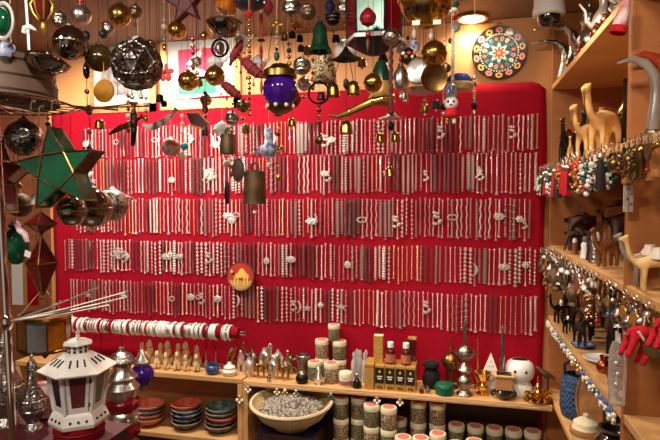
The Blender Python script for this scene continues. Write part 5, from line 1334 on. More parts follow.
# green bell with spotted shade and ring
t, k = hang('hanging_bell', 'dark green enamel bell with flared rim beside pagoda chime', 'bell', 320, 38, 1.46, 'cord_black', 16*ppm(at(320, 38, 1.46)))
obj('dome', MB().lathe([(0, 17*k), (3*k, 16*k), (6.5*k, 10*k), (7.5*k, 0), (9*k, -8*k), (8.5*k, -8*k), (6*k, 0), (0, 12*k)], 22), 'green_enamel', t)
obj('rim', MB().lathe([(8.6*k, -8*k), (11.5*k, -11.5*k), (12*k, -14*k), (10.6*k, -13.6*k), (8.2*k, -9*k)], 22), 'green_enamel', t)
obj('crown_loop', MB().ring((0, 0, 19*k), 2.6*k, .8*k, 14, 5, axis='Y'), 'iron_black', t)
t, k = hang('hanging_spotted_lampshade', 'cream shade with black spots behind the green bell', 'lamp shade', 325, 67, 1.62, 'cord_black', 14*ppm(at(325, 67, 1.62)))
obj('shade', MB().lathe([(0, 15*k), (8*k, 15*k), (9*k, 10*k), (12*k, -15*k), (11*k, -15*k), (0, 10*k)], 22), 'spotted', t)
obj('collar', MB().lathe([(0, 15.1*k), (8.2*k, 15.1*k), (8.2*k, 17*k), (0, 17*k)], 20), 'cream', t)
t, k = hang('hanging_ring', 'large black ring with bell inside below the spotted shade', 'ring ornament', 319, 93, 1.40, 'cord_black', 13*ppm(at(319, 93, 1.40)))
obj('ring', MB().ring((0, 0, 0), 10.5*k, 1.2*k, 28, 6, axis='Y'), 'iron_black', t)
obj('bell', bell(MB(), 4*k, (2*k, 0, -3*k)), 'iron_black', t)
obj('bead', MB().ball((0, 0, -12.5*k), 2*k, 8, 6), 'copper', t)
# pagoda chimes
def pagoda(mb, r, h):
    n = 24
    vs, fs = [], []
    rows = [(0.04, h), (.20, h*.7), (.45, h*.28), (.85, 0.0), (.80, -.02*h), (.4, h*.2), (.05, h*.5)]
    for q, z in rows:
        for i in range(n):
            a = 2*pi*i/n; f = 1+.30*max(0, cos(4*a))**3*(q > .4)
            vs.append((cos(a)*r*q*f, sin(a)*r*q*f, z+(.10*h*max(0, cos(4*a))**3 if q > .6 else 0)))
    for j in range(len(rows)-1):
        for i in range(n): fs.append((j*n+i, j*n+(i+1) % n, (j+1)*n+(i+1) % n, (j+1)*n+i))
    mb.add(vs, fs, 0, True); return mb
t, k = hang('hanging_pagoda_chime', 'black pagoda-roof chime carrying two half-dome bells before orange wall', 'wind chime', 346, 60, 1.44, 'cord_black', 10*ppm(at(346, 60, 1.44)))
obj('roof', pagoda(MB(), 15*k, 14*k), 'iron_black', t)
for dx, dz, m in ((-13.5, -29, 'brass'), (7.5, -28, 'brass')):
    obj('bell', bell(MB(), 7*k, (dx*k, 0, dz*k)), m, t); obj('bell_cord', MB().tube([(dx*.5*k, 0, 0), (dx*k, 0, (dz+7)*k)], .0011, 5), 'cord_black', t)
obj('clapper', MB().lathe([(0, -18*k), (2.6*k, -20*k), (3*k, -26*k), (0, -30*k)], 10), 'black', t); obj('clapper_cord', MB().tube([(0, 0, 2*k), (0, 0, -19*k)], .0009, 4), 'cord_black', t)
t, k = hang('hanging_pagoda_chime', 'silver pagoda-roof chime carrying three small brass bells before bracelets', 'wind chime', 391, 119, 1.71, 'cord_black', 8*ppm(at(391, 119, 1.71)))
obj('roof', pagoda(MB(), 12*k, 10*k), 'silver', t)
for dx, dz in ((-11, -18), (4.5, -18), (-1, -52)):
    obj('bell', bell(MB(), 5*k, (dx*k, 0, dz*k)), 'brass', t); obj('bell_cord', MB().tube([(dx*.4*k, 0, 0), (dx*k, 0, (dz+5)*k)], .0009, 4), 'cord_cream', t)
obj('clapper', MB().ball((0, 0, -7*k), 3.4*k, 10, 6, sq=(1, 1, 1.4)), 'iron_black', t)
t, k = hang('hanging_bell', 'half-dome brass bell alone before the top bracelet row', 'bell', 346, 127, 1.50, 'cord_black', 7*ppm(at(346, 127, 1.50)))
obj('dome', bell(MB(), 6.8*k), 'brass', t); obj('loop', MB().ring((0, 0, 8*k), 1.8*k, .6*k, 12, 5, axis='Y'), 'brass', t)
# red and green panelled lantern
t, k = hang('hanging_panel_lantern', 'large black-framed lantern with red and dark green panes', 'lantern', 374, 14, 1.56, 'cord_black', 30*ppm(at(374, 14, 1.56))); n = 6; rr_ = 29*k; zt_, zb_ = 28*k, -24*k
def hexp(r_, i, z): a = 2*pi*i/n; return V((cos(a)*r_, sin(a)*r_, z))
for i in range(n):
    a, b_ = hexp(rr_, i, zt_), hexp(rr_, i+1, zt_); c_, d_ = hexp(rr_*.94, i+1, zb_), hexp(rr_*.94, i, zb_)
    mb = MB(); mb.add([a*.985, b_*.985, c_*.985, d_*.985, a*.96, b_*.96, c_*.96, d_*.96], [(0, 1, 2, 3), (7, 6, 5, 4), (0, 4, 5, 1), (1, 5, 6, 2), (2, 6, 7, 3), (3, 7, 4, 0)])
    obj('pane', mb, 'red_glass' if i % 2 == 1 or i in (3,) else 'green_enamel', t)
    obj('corner_post', MB().tube([a, d_], .0032, 6), 'iron_black', t)
obj('top_frame', MB().tube([hexp(rr_, i, zt_) for i in range(n)], .0036, 6, True), 'iron_black', t)
obj('base_frame', MB().tube([hexp(rr_*.94, i, zb_) for i in range(n)], .004, 6, True), 'iron_black', t)
mb = MB(); mb.lathe([(rr_*.9, zb_-2*k), (rr_*1.02, zb_-4*k), (rr_*.7, zb_-10*k), (rr_*.3, zb_-16*k), (0, zb_-18*k)], 6, rot('Z', 0)); obj('underside', mb, 'black', t)
mb = MB(); mb.lathe([(rr_*1.0, zb_-.5*k), (rr_*1.06, zb_-2*k), (rr_*1.06, zb_-5*k), (rr_*1.0, zb_-5*k)], 6, rot('Z', 0)); obj('white_trim', mb, 'white_gloss', t)
mb = MB(); mb.lathe([(rr_*1.02, zt_+1*k), (rr_*.5, zt_+14*k), (0, zt_+20*k)], 6); obj('roof', mb, 'iron_black', t)
t, k = hang('hanging_wire_drop', 'red ribbed onion-shaped drop with red bead before the panelled lantern', 'ornament', 368, 17, 1.41, 'cord_red', 9*ppm(at(368, 17, 1.41)))
obj('drop', MB().lathe([(0, 10*k), (3*k, 8*k), (7.5*k, 3*k), (8.5*k, -2*k), (6.5*k, -7*k), (0, -10*k)], 18, wob=lambda a, z: 1+.06*sin(9*a)), 'red_glass', t)
obj('bead', MB().ball((0, 0, -17*k), 3*k, 10, 7), 'red_bead', t); obj('bead_cord', MB().tube([(0, 0, -9*k), (0, 0, -27*k)], .001, 4), 'cord_red', t)
obj('point', MB().lathe([(0, -20*k), (2.2*k, -24*k), (1.6*k, -34*k), (0, -36*k)], 8), 'bronze_rust', t)
# straw-coloured bell shade, red cord
t, k = hang('hanging_straw_lampshade', 'straw-coloured bell shade with dark top beside the brass ball', 'lamp shade', 381, 84, 1.43, 'cord_black', 24*ppm(at(381, 84, 1.43)))
obj('dark_top', MB().lathe([(0, 24*k), (5*k, 22*k), (8.5*k, 12*k), (9.5*k, 2*k), (0, 2*k)], 18), 'green_enamel', t)
obj('shade', MB().lathe([(0, 1.9*k), (9.6*k, 1.9*k), (10.5*k, -10*k), (15*k, -19*k), (14*k, -19.5*k), (9.6*k, -10*k), (0, 0)], 20), 'pale_gold', t)
t, k = hang('hanging_red_cord', 'thick dark red twisted cord hanging below filigree ball', 'cord', 391, 78, 1.30, 'cord_red', 30*ppm(at(391, 78, 1.30)))
obj('twist', MB().tube([(.6*k*(-1)**i, 0, (32-4*i)*k) for i in range(17)], 2.0*k, 8), 'maroon', t)
obj('end_knot', MB().ball((0, 0, -34*k), 2.8*k, 10, 6), 'maroon', t)
# brass pierced bowl
t, k = hang('hanging_pierced_bowl', 'large polished brass bowl lamp pierced with keyhole slots', 'lamp', 426, 2, 1.18, 'cord_black', .04); r = 27*k
obj('bowl', MB().lathe([(0, -r*.95), (r*.35, -r*.90), (r*.70, -r*.66), (r*.92, -r*.30), (r, 0), (r*1.0, r*.06), (r*.8, r*.3), (r*.4, r*.45), (0, r*.5)], 32), 'brass', t)
obj('rim', MB().ring((0, 0, r*.04), r*1.01, .0028, 32, 6), 'brass_bright', t)
for i in range(7):
    a = -pi/2+(-3+i)*.42; e = R(-30)
    for tt, s_ in ((0, 1.),):
        d = V((cos(a)*cos(e), sin(a)*cos(e), sin(e))); q = d*r*1.0
        mb = MB(); fm = T(q) @ frame(d); 
        mb.ball((0, 0, 0), .0042, 9, 5, fm @ T(0, .005, 0), sq=(1, 1, .3)); mb.ball((0, 0, 0), .0026, 9, 5, fm @ T(0, -.004, 0), sq=(.8, 2.6, .4)); obj('pierced_slot', mb, 'black', t)
for a in (-2.2, -.7): obj('shell_chip', MB().box((cos(a)*r*.55, sin(a)*r*.55, -r*.88), (.016, .004, .010), bev=.001), 'bone', t)
# silver cluster right of red cord
t, k = hang('hanging_bell', 'small engraved silver bell beside dark red cord', 'bell', 401, 78, 1.36, 'cord_black', 10*ppm(at(401, 78, 1.36)))
obj('dome', MB().lathe([(0, 11*k), (4*k, 10*k), (7.5*k, 4*k), (8*k, -6*k), (5.5*k, -11*k), (0, -12*k)], 20), 'silver', t)
obj('crown', MB().lathe([(0, 11.1*k), (4*k, 11.1*k), (3*k, 14*k), (0, 15*k)], 12), 'silver_old', t); obj('drop', MB().lathe([(0, -12.2*k), (1*k, -14*k), (1.8*k, -19*k), (0, -20*k)], 9), 'silver', t)
def round_plate(label, x, y, Y, rp, m, ya, xa):
    t, k = hang('hanging_round_plate', label, 'plate ornament', x, y, Y, 'cord_black', rp*ppm(at(x, y, Y)))
    r = rp*k; fm = rot('Z', ya) @ rot('X', pi/2+xa)
    obj('plate', MB().lathe([(0, -.003), (r*.85, -.003), (r, .002), (r, .005), (r*.8, .002), (0, .002)], 26, fm), m, t)
    obj('rim', MB().ring((0, 0, .003), r, .0022, 28, 5, fm), 'brass', t)
    return t
round_plate('round brass-rimmed mirror plate below the brass ball', 434, 78, 1.34, 13, 'brass_old', .3, .1)
round_plate('round engraved silver plate behind the brass-rimmed one', 419, 71, 1.46, 13, 'silver', -.3, 0)
t, k = hang('hanging_silver_tray', 'shallow silver tray with hanging drops under the round plates', 'tray ornament', 423, 90, 1.44, 'cord_black', 0)
obj('tray', MB().lathe([(0, -3*k), (14*k, -3*k), (18*k, 1*k), (17*k, 1*k), (13*k, -1*k), (0, -1*k)], 26), 'silver', t)
for dx in (-20, 3): 
    d = MB(); d.tube([(dx*.8*k, 0, -1*k), (dx*.8*k, 0, -8*k)], .0009, 4); d.ball((dx*.8*k, 0, -10*k), 2*k, 8, 6); obj('drop', d, 'silver', t)
t, k = hang('hanging_painted_ornament', 'black ornament painted with orange and white flowers above silver bell', 'ornament', 408, 56, 1.50, 'cord_black', 0)
obj('body', MB().lathe([(0, 9*k), (5*k, 6*k), (9*k, -1*k), (6*k, -7*k), (0, -9*k)], 16), 'black', t)
for i in range(6): obj('painted_flower', MB().ball((cos(-2.6+i*.42)*7*k, sin(-2.6+i*.42)*7*k, (-2+3*(i % 2))*k), 2.3*k, 8, 5), ['coral', 'white_gloss', 'mustard'][i % 3], t)
# blue hat with drops and doll
t, k = hang('hanging_hat', 'small blue cloth hat with straw brim and side cords', 'hat', 459, 81, 1.56, None)
obj('crown', MB().lathe([(0, 8*k), (9*k, 6*k), (13*k, 1*k), (13.5*k, -2*k), (0, -2*k)], 22), 'blue_cloth', t)
obj('brim', MB().lathe([(0, -2.1*k), (13.6*k, -2.1*k), (14.5*k, -4*k), (12*k, -9*k), (0, -10*k)], 24), 'straw', t)
obj('stripe', MB().ball((4*k, 0, 2.4*k), 1, 10, 7, sq=(1.2*k, 11*k, 5*k)), 'white', t)
for sx_ in (-1, 1):
    d = MB(); d.tube([(sx_*14*k, 0, -3*k), (sx_*15.5*k, 0, -10*k), (sx_*15*k, 0, -22*k)], .0018, 6); obj('side_cord', d, 'rope', t); obj('pompom', MB().ball((sx_*15*k, 0, -25*k), 3.4*k, 9, 6), 'black_fuzz', t); obj('bell_tip', bell(MB(), 2*k, (sx_*15*k, 0, -31*k)), 'silver', t)
obj('link', MB().tube([(-5.5*k, 0, 7*k), (-5.5*k, 0, CEIL-t.location.z-.001)], .0009, 4), 'cord_cream', t)
t, k = hang('hanging_doll', 'red and white doll ornament under the blue hat', 'doll', 451, 103, 1.40, 'cord_cream', 20*ppm(at(451, 103, 1.40)))
obj('blue_cap', MB().lathe([(0, 20*k), (4*k, 18*k), (6*k, 10*k), (5*k, 5*k), (0, 5*k)], 14), 'sky_glass', t)
obj('head', MB().ball((0, 0, 0), 7*k, 16, 10), 'white_gloss', t)
obj('tunic', MB().lathe([(0, -5*k), (5*k, -5.6*k), (7*k, -12*k), (6*k, -14*k), (0, -14*k)], 16), 'red_plush', t)
for sx_ in (-1, 1): obj('eye', MB().ball((sx_*2.6*k, -6.3*k, .6*k), 1.3*k, 8, 6), 'black', t); obj('leg', MB().tube([(sx_*3*k, 0, -14*k), (sx_*3.4*k, 0, -20*k)], 1.8*k, 7), 'brass_bright' if sx_ < 0 else 'bone', t)
obj('mouth', MB().ball((0, -6.6*k, -2.6*k), 1, 8, 5, sq=(1.8*k, .6*k, .6*k)), 'red_bead', t)
# cow bells and china before the bracelets
t, k = hang('hanging_cow_bell', 'large rusty cylindrical cow bell before the bracelets', 'bell', 254.5, 187, 1.50, 'cord_black', 20*ppm(at(254.5, 187, 1.50)))
obj('shell', MB().lathe([(0, 17*k), (9*k, 16.5*k), (10.5*k, 15*k), (11.5*k, -17*k), (10.6*k, -17*k), (9.6*k, 14*k), (0, 15*k)], 22), 'bronze_rust', t)
obj('crown_loop', MB().ring((0, 0, 20*k), 4*k, 1.2*k, 16, 5, axis='Y'), 'bronze_rust', t)
obj('clapper', MB().lathe([(0, -14*k), (1*k, -16*k), (1*k, -22*k), (2.4*k, -26*k), (0, -28*k)], 10), 'bone', t)
t, k = hang('hanging_leather_leaf', 'dark leather leaf hanging beside the cow bell', 'ornament', 238, 170, 1.54, 'cord_black', 10*ppm(at(238, 170, 1.54)))
obj('leaf', MB().ball((0, 0, 0), 1, 14, 8, sq=(6*k, 1.6*k, 11*k)), 'carved_dark', t); obj('stitch_rim', MB().ring((0, 0, 0), 1, .12, 24, 5, S(6*k, 6*k, 11*k), axis='Y'), 'dark_wood', t)
t, k = hang('hanging_leather_leaf', 'narrow black leather strip with white bead before third bracelet row', 'ornament', 227, 192, 1.72, 'cord_black', 26*ppm(at(227, 192, 1.72)))
obj('strip', MB().ball((0, 0, 0), 1, 12, 8, sq=(3*k, 1.4*k, 13*k)), 'black', t); obj('bead', MB().ball((0, 0, 28*k), 4*k, 10, 7), 'bone', t); obj('thong', MB().tube([(0, 0, 27*k), (0, 0, 10*k)], .0014, 5), 'cord_black', t)
t, k = hang('hanging_cow_bell', 'smaller rusty cow bell below the white china teapot shape', 'bell', 228, 144, 1.64, 'cord_black', 12*ppm(at(228, 144, 1.64)))
obj('shell', MB().lathe([(0, 10*k), (7*k, 9.5*k), (7.6*k, 8*k), (8*k, -10*k), (7.2*k, -10*k), (6.6*k, 7*k), (0, 8*k)], 20), 'bronze_rust', t); obj('crown_loop', MB().ring((0, 0, 12*k), 3*k, .9*k, 14, 5, axis='Y'), 'bronze_rust', t)
t, k = hang('hanging_china_pot', 'blue and white china pot with tall lid before bracelets', 'china ornament', 269, 148, 1.75, 'cord_cream', 20*ppm(at(269, 148, 1.75)))
obj('body', MB().lathe([(0, -9*k), (5*k, -9*k), (9.5*k, -3*k), (8*k, 2*k), (4*k, 5*k), (3*k, 9*k), (0, 9*k)], 20), 'blue_china', t)
obj('lid', MB().lathe([(0, 9.1*k), (3.2*k, 9.1*k), (3.6*k, 14*k), (2.4*k, 19*k), (0, 21*k)], 14), 'blue_china', t)
obj('spout', MB().tube([(8*k, 0, -3*k), (12*k, 0, -2*k), (14*k, 0, 2*k)], [2.4*k, 2*k, 1.6*k], 8), 'bone', t); obj('handle', MB().ring((-8.5*k, 0, -2*k), 3.6*k, 1*k, 14, 5, axis='Y'), 'blue_china', t)
b = MB(); b.tube([(0, 0, -9*k), (0, 0, -16*k)], .0012, 4); b.ball((0, 0, -17*k), 2.6*k, 9, 6); obj('drop', b, 'bone', t)

# ---- pictures and plates on the back wall
WY = D+.0095
t = thing('framed_picture', 'gold-framed picture of a white bird over pink and green', 'picture', at(199, 66, WY)); c0_ = V(t.location)
def L2(x, y, d=0): 
    p = at(x, y, WY-d)-c0_; return V((p.x, p.y, p.z))
def quad_panel(x0_, y0_, x1_, y1_, d, th):
    a, b_ = L2(x0_, y0_, d), L2(x1_, y1_, d); mb = MB()
    mb.box(((a.x+b_.x)/2, (a.y+b_.y)/2+th/2, (a.z+b_.z)/2), (abs(b_.x-a.x), th, abs(b_.z-a.z))); return mb
FX0, FY0, FX1, FY1 = 160, 19, 240, 107
mbd = obj('mat_board', quad_panel(FX0+4, FY0+4, FX1-4, FY1-4, .012, .008), 'white', t)
for q in ((FX0, FY0, FX0+7, FY1), (FX1-7, FY0, FX1, FY1), (FX0, FY0, FX1, FY0+6), (FX0, FY1-6, FX1, FY1)): obj('frame_bar', quad_panel(*q, .024, .022), 'pale_gold', t)
obj('pink_field', quad_panel(178, 50, 216, 78, .0135, .0012), 'pink_print', mbd); obj('green_field', quad_panel(178, 78, 216, 93, .0135, .0012), 'green_print', mbd)
def poly(pts, d):
    mb = MB(); P_ = [L2(x, y, d) for x, y in pts]; mb.prism([(p.x, p.z) for p in P_], .001, T(0, P_[0].y, 0)); return mb
obj('bird_wing', poly([(186, 64), (190, 60), (197, 52), (203, 47), (201, 56), (195, 62), (189, 66)], .0148), 'white', mbd)
obj('bird_body', poly([(187, 68), (194, 67), (203, 70), (207, 72), (203, 76), (197, 76), (191, 72)], .0148), 'white', mbd)
obj('red_flower', poly([(201, 51), (203, 47), (207, 48), (209, 52), (206, 55), (202, 54)], .0162), 'red_flower', mbd)
obj('grey_mark', poly([(188, 31), (198, 31), (198, 39), (188, 39)], .0135), 'grey_pattern', mbd)
t = thing('framed_picture', 'brown-framed picture with cream mount behind the faceted ball', 'picture', at(118, 64, WY)); c0_ = V(t.location)
GX0, GY0, GX1, GY1 = 88, 25, 156, 111
mbd = obj('mat_board', quad_panel(GX0+3, GY0+3, GX1-3, GY1-3, .012, .008), 'cream', t)
for q in ((GX0, GY0, GX0+5, GY1), (GX1-8, GY0, GX1, GY1), (GX0, GY0, GX1, GY0+5), (GX0, GY1-5, GX1, GY1)): obj('frame_bar', quad_panel(*q, .024, .022), 'horn_brown', t)
obj('print', quad_panel(100, 43, 143, 94, .0135, .0012), 'grey_pattern', mbd)
# decorative plate
def polar_plate(t, r, fn, rings, segs, mats, fm, name='plate', depth=.2):
    mb = MB(); vs, fs, mi = [], [], []
    for j in range(rings+1):
        q = j/rings; z = -r*depth*(q**2.2)*.5
        for i in range(segs):
            a = 2*pi*i/segs; vs.append((cos(a)*q*r, sin(a)*q*r, -z if 0 else z*-1))
    for j in range(rings):
        for i in range(segs):
            n_ = (i+1) % segs
            fs.append((j*segs+i, j*segs+n_, (j+1)*segs+n_, (j+1)*segs+i)); mi.append(fn((j+.5)/rings, 2*pi*(i+.5)/segs))
    b_ = MB(); b_.v = [tuple(fm @ V(p)) for p in vs]; b_.f = fs; b_.m = mi; b_.s = [False]*len(fs)
    b_.lathe([(r*.35, -.004), (r*.6, -.002), (r*1.0, r*depth*.5-.004), (r*1.0, r*depth*.5)], segs, fm, 0)
    return obj(name, b_, mats, t)
def deco(q, a):
    # 0 black 1 white 2 red 3 teal 4 yellow 5 pink
    if q > .96: return 0
    if q > .72:
        w = (a/(2*pi)*14) % 1; du = abs(w-.5)*2*.28*q*pi/2.2; dr = abs(q-.84)
        rr2 = math.hypot(dr/.105, (w-.5)/.34)
        k2 = int(a/(2*pi)*14) % 2
        if rr2 < .42: return 2 if k2 else 0
        if rr2 < .98: return 5 if k2 else 4
        return 0
    if q > .66: return 1 if int(a*20) % 3 else 0
    s8 = cos(8*a)
    if q < .07: return 4
    if q < .19+.07*s8: return 2
    if q < .28+.08*s8: return 1
    if q < .36+.10*s8: return 3
    if q < .40+.10*s8: return 0
    w = (a/(2*pi)*16) % 1; z = math.hypot((q-.53)/.10, (w-.5)/.36)
    if z < .45: return [4, 2, 4, 3][int(a/(2*pi)*16) % 4]
    if z < .95: return [2, 3, 1, 5][int(a/(2*pi)*16) % 4]
    return 0 if int(a*9+q*30) % 3 else 3
p = at(499, 53, D+.004); kk = ppm(p)
t = thing('decorative_plate', 'round painted plate with starburst pattern hanging on the orange wall', 'plate', p)
r = 26.5*kk
polar_plate(t, r, deco, 60, 168, ['plate_black', 'plate_white', 'plate_red', 'plate_teal', 'plate_yellow', 'plate_pink'], T(0, -.002, 0) @ rot('X', pi/2), depth=.18)
obj('wall_hook', MB().ring((0, -.010, r+.006), .008, .0018, 14, 5, axis='Y'), 'brass', t)
p = at(241, 276, D-.030); kk = ppm(p); r = 14.5*kk
t = thing('camel_plate', 'small round souvenir plate painted with a golden camel on red and sand', 'plate', p)
fm = rot('X', pi/2)
obj('rim', MB().lathe([(0, -.010), (r*.7, -.008), (r, .004), (r*.99, .007), (r*.92, .003), (0, -.002)], 36, fm), 'carved_wood', t)
def disc_seg(r_, z0, up, d):
    pts = []
    for i in range(33):
        a = (pi*i/32 if up else pi+pi*i/32); pts.append((cos(a)*r_, sin(a)*r_))
    a0 = math.asin(z0/r_)
    pts = [(cos(a)*r_, sin(a)*r_) for a in ([a0+(pi-2*a0)*i/32 for i in range(33)] if up else [pi-a0+(pi+2*a0)*i/32 for i in range(33)])]
    mb = MB(); mb.prism(pts, .002, T(0, d, 0)); return mb
sky = obj('red_sky', disc_seg(r*.90, -r*.30, True, -.0062), 'plate_red', t); obj('sand', disc_seg(r*.90, -r*.30, False, -.0062), 'sand', t)
cam_poly = [(-.52, .34), (-.60, .20), (-.52, .14), (-.42, .18), (-.36, -.02), (-.26, .10), (-.18, .12), (-.05, .34), (.08, .42), (.20, .34), (.34, .14), (.44, .08), (.50, -.10), (.44, -.06), (.42, -.50), (.36, -.50), (.34, -.12), (.27, -.10), (.24, -.54), (.18, -.54), (.17, -.10), (-.12, -.12), (-.12, -.54), (-.18, -.54), (-.20, -.12), (-.26, -.12), (-.33, -.50), (-.39, -.50), (-.36, -.12), (-.44, .06), (-.44, .24)]
mb = MB(); mb.prism([(x_*r*1.28, z_*r*1.28+.02*r) for x_, z_ in cam_poly], .0016, T(0, -.0076, 0)); obj('camel_design', mb, 'camel_gold', sky)
obj('cord', MB().tube([(0, 0, r), (.003, .004, r+.03), (0, .008, r+.05)], .0012, 5), 'cord_black', t)
# ------------------------------------------------------------------ the near left corner: wire stand, drums, lanterns
TZ = .955
def tt_loc(): return None
TXa, TXb = -1.50, -.905
t = thing('display_table', 'low display table draped in red cloth in the near corner', 'table', ((TXa+TXb)/2, 1.285, 0))
TW = TXb-TXa
obj('tabletop', MB().box((0, 0, TZ-.020), (TW-.02, .18, .03), bev=.003), 'dark_wood', t)
mb = MB(); mb.box((0, 0, TZ-.0035), (TW, .19, .006), bev=.002); obj('cloth', mb, 'maroon', t)
for sx_ in (-1, 1):
    for sy in (-1, 1): obj('leg', MB().tube([(sx_*(TW/2-.04), sy*.07, TZ-.036), (sx_*(TW/2-.04), sy*.07, 0)], .018, 10), 'dark_wood', t)
def on_table(x, Y): q = onY(x, Y, TZ); q.z = TZ+.0006; return q
# white lantern
q = on_table(79.5, 1.282)
t = thing('lantern_stand', 'low round red stand under the white lantern', 'stand', q)
k = ppm(q+V((0, 0, .12)))*.91
LH = TZ; 
hs = at(79.5, 421, q.y).z-q.z
obj('block', MB().lathe([(0, 0), (25*k, 0), (26*k, .004), (26*k, hs-.004), (24*k, hs-.0006), (0, hs-.0006)], 28), 'red_cloth', t)
obj('cord_trim', MB().ring((0, 0, hs*.5), 26.2*k, .002, 30, 5), 'maroon', t)
q = V((q.x, q.y, q.z+hs))
t = thing('white_lantern', 'white painted metal hexagonal lantern with coloured panes and peaked roof', 'lantern', q, R(6))
HZ = dict(base0=0., base1=16*k, bod0=20*k, bod1=58*k, eave=60*k, rt=86*k)
n = 6; off = pi/6
def hx(r_, i, z): a = 2*pi*i/n+off-pi/2-pi/6; return V((cos(a)*r_, sin(a)*r_, z))
mb = MB(); mb.lathe([(0, 0), (30*k, 0), (31*k, 4*k), (27*k, 13*k), (25*k, 16*k), (0, 16*k)], 6, rot('Z', off-pi/2-pi/6), smooth=False); obj('base', mb, 'white_paint', t)
for i in range(6):
    m_ = (hx(29.5*k, i, 8*k)+hx(29.5*k, i+1, 8*k))/2
    e_ = (hx(1, i+1, 0)-hx(1, i, 0)).normalized(); nn = V((m_.x, m_.y, 0)).normalized()
    for s_ in (-8, 0, 8): obj('base_hole', MB().ball(m_+e_*s_*k+nn*(.2*k), 1.5*k, 8, 5), 'black', t)
r0, r1 = 25*k, 31*k
panes = {0: 'pink_glass', 1: 'grey_glass', 5: 'blue_glass', 2: 'pink_glass', 3: 'blue_glass', 4: 'grey_glass'}
for i in range(6):
    a, b_, c_, d_ = hx(r0, i, 16*k), hx(r0, i+1, 16*k), hx(r1, i+1, 60*k), hx(r1, i, 60*k)
    cen = (a+b_+c_+d_)/4; nn = V((cen.x, cen.y, 0)).normalized()
    # frame of each face: four bars
    obj('corner_post', MB().tube([a, d_], 1.7*k, 6), 'white_paint', t)
    def mix(u, v): return (a*(1-u)+b_*u)*(1-v)+(d_*(1-u)+c_*u)*v
    mb = MB(); th = nn*1.0*k
    o_ = [mix(0, 0), mix(1, 0), mix(1, 1), mix(0, 1)]; w_ = [mix(.26, .14), mix(.74, .14), mix(.78, .90), mix(.22, .90)]
    V_ = o_+w_+[v-th for v in o_]+[v-th for v in w_]
    mb.add(V_, [(0, 1, 5, 4), (1, 2, 6, 5), (2, 3, 7, 6), (3, 0, 4, 7), (8, 12, 13, 9), (9, 13, 14, 10), (10, 14, 15, 11), (11, 15, 12, 8), (4, 5, 13, 12), (5, 6, 14, 13), (6, 7, 15, 14), (7, 4, 12, 15)])
    fr_ = obj('door_frame' if i == 0 else 'side_frame', mb, 'white_paint', t)
    mb = MB(); V_ = [v-th*.4 for v in w_]+[v-th*.9 for v in w_]; mb.add(V_, [(0, 1, 2, 3), (7, 6, 5, 4), (0, 4, 5, 1), (1, 5, 6, 2), (2, 6, 7, 3), (3, 7, 4, 0)]); 
    g = obj('pane', mb, panes[i], fr_, label={'pink_glass': 'rose textured pane', 'grey_glass': 'grey textured pane', 'blue_glass': 'dark blue pane'}[panes[i]])
    if i == 0:
        for v in (.2, .8): obj('hinge', MB().tube([mix(.93, v-.05), mix(.93, v+.05)], 1.1*k, 6), 'iron_black', fr_)
        for uu in (.09, .89): obj('door_gap', MB().tube([mix(uu, .04)+th*.25, mix(uu, .96)+th*.25], .5*k, 4), 'grey_pattern', fr_)
mb = MB(); mb.lathe([(0, 61*k), (30*k, 60*k), (40.5*k, 59*k), (41*k, 60.5*k), (14*k, 77*k), (0, 77.5*k)], 6, rot('Z', off-pi/2-pi/6), smooth=False); obj('roof', mb, 'white_paint', t)
for i in range(6):
    e_ = (hx(1, i+1, 0)-hx(1, i, 0)).normalized()
    lo_, hi_ = (hx(31*k, i, 67.3*k)+hx(31*k, i+1, 67.3*k))/2, (hx(22*k, i, 72.6*k)+hx(22*k, i+1, 72.6*k))/2
    up_ = V((0, 0, .6*k))
    for s_ in (-7, 0, 7): obj('roof_slot', MB().tube([lo_+e_*s_*k*1.1, hi_+e_*s_*k*.9], 1.0*k, 5), 'black', t)
mb = MB(); mb.lathe([(0, 77*k), (11.5*k, 77*k), (11.5*k, 86*k), (0, 86*k)], 12, smooth=False); obj('vent_collar', mb, 'white_paint', t)
for i in range(12):
    for z in (79.5, 83.5): obj('vent_hole', MB().box((11.5*k, 0, z*k), (.6*k, 2.6*k, 2.6*k), rot('Z', 2*pi*(i+.5)/12)), 'black', t)
mb = MB(); mb.lathe([(0, 86*k), (16*k, 86*k), (16.5*k, 87*k), (9*k, 91*k), (2.4*k, 93*k), (2.4*k, 95*k), (0, 96*k)], 6, smooth=False); obj('cap', mb, 'white_paint', t)
obj('carry_ring', MB().ring((0, 0, 98*k), 2.4*k, .7*k, 14, 5, axis='X'), 'white_paint', t)
# silver and red lamp
q = at(123, 446, 1.76); k = ppm(q)*.94
t = thing('hanging_ornate_lamp', 'ornate silver lamp with two bands of ruby glass beside white lantern', 'lamp', q)
obj('foot', MB().lathe([(0, 0), (16*k, 0), (17*k, 3*k), (12*k, 8*k), (0, 8*k)], 24), 'silver_old', t)
obj('lower_glass', MB().lathe([(0, 8.1*k), (12*k, 8.1*k), (18*k, 14*k), (19*k, 20*k), (15*k, 25*k), (0, 25*k)], 26, wob=lambda a, z: 1+.03*sin(12*a)), 'red_glass', t)
obj('waist', MB().lathe([(0, 25.1*k), (15.2*k, 25.1*k), (17*k, 29*k), (17*k, 35*k), (14*k, 39*k), (0, 39*k)], 26), 'silver', t)
obj('upper_glass', MB().lathe([(0, 39.1*k), (14*k, 39.1*k), (18*k, 43*k), (18*k, 49*k), (14*k, 52*k), (0, 52*k)], 26, wob=lambda a, z: 1+.03*sin(12*a)), 'red_glass', t)
obj('shoulder', MB().lathe([(0, 52.1*k), (14*k, 52.1*k), (16*k, 58*k), (18*k, 64*k), (13*k, 70*k), (16*k, 75*k), (10*k, 82*k), (9*k, 88*k), (0, 88*k)], 26), 'silver', t)
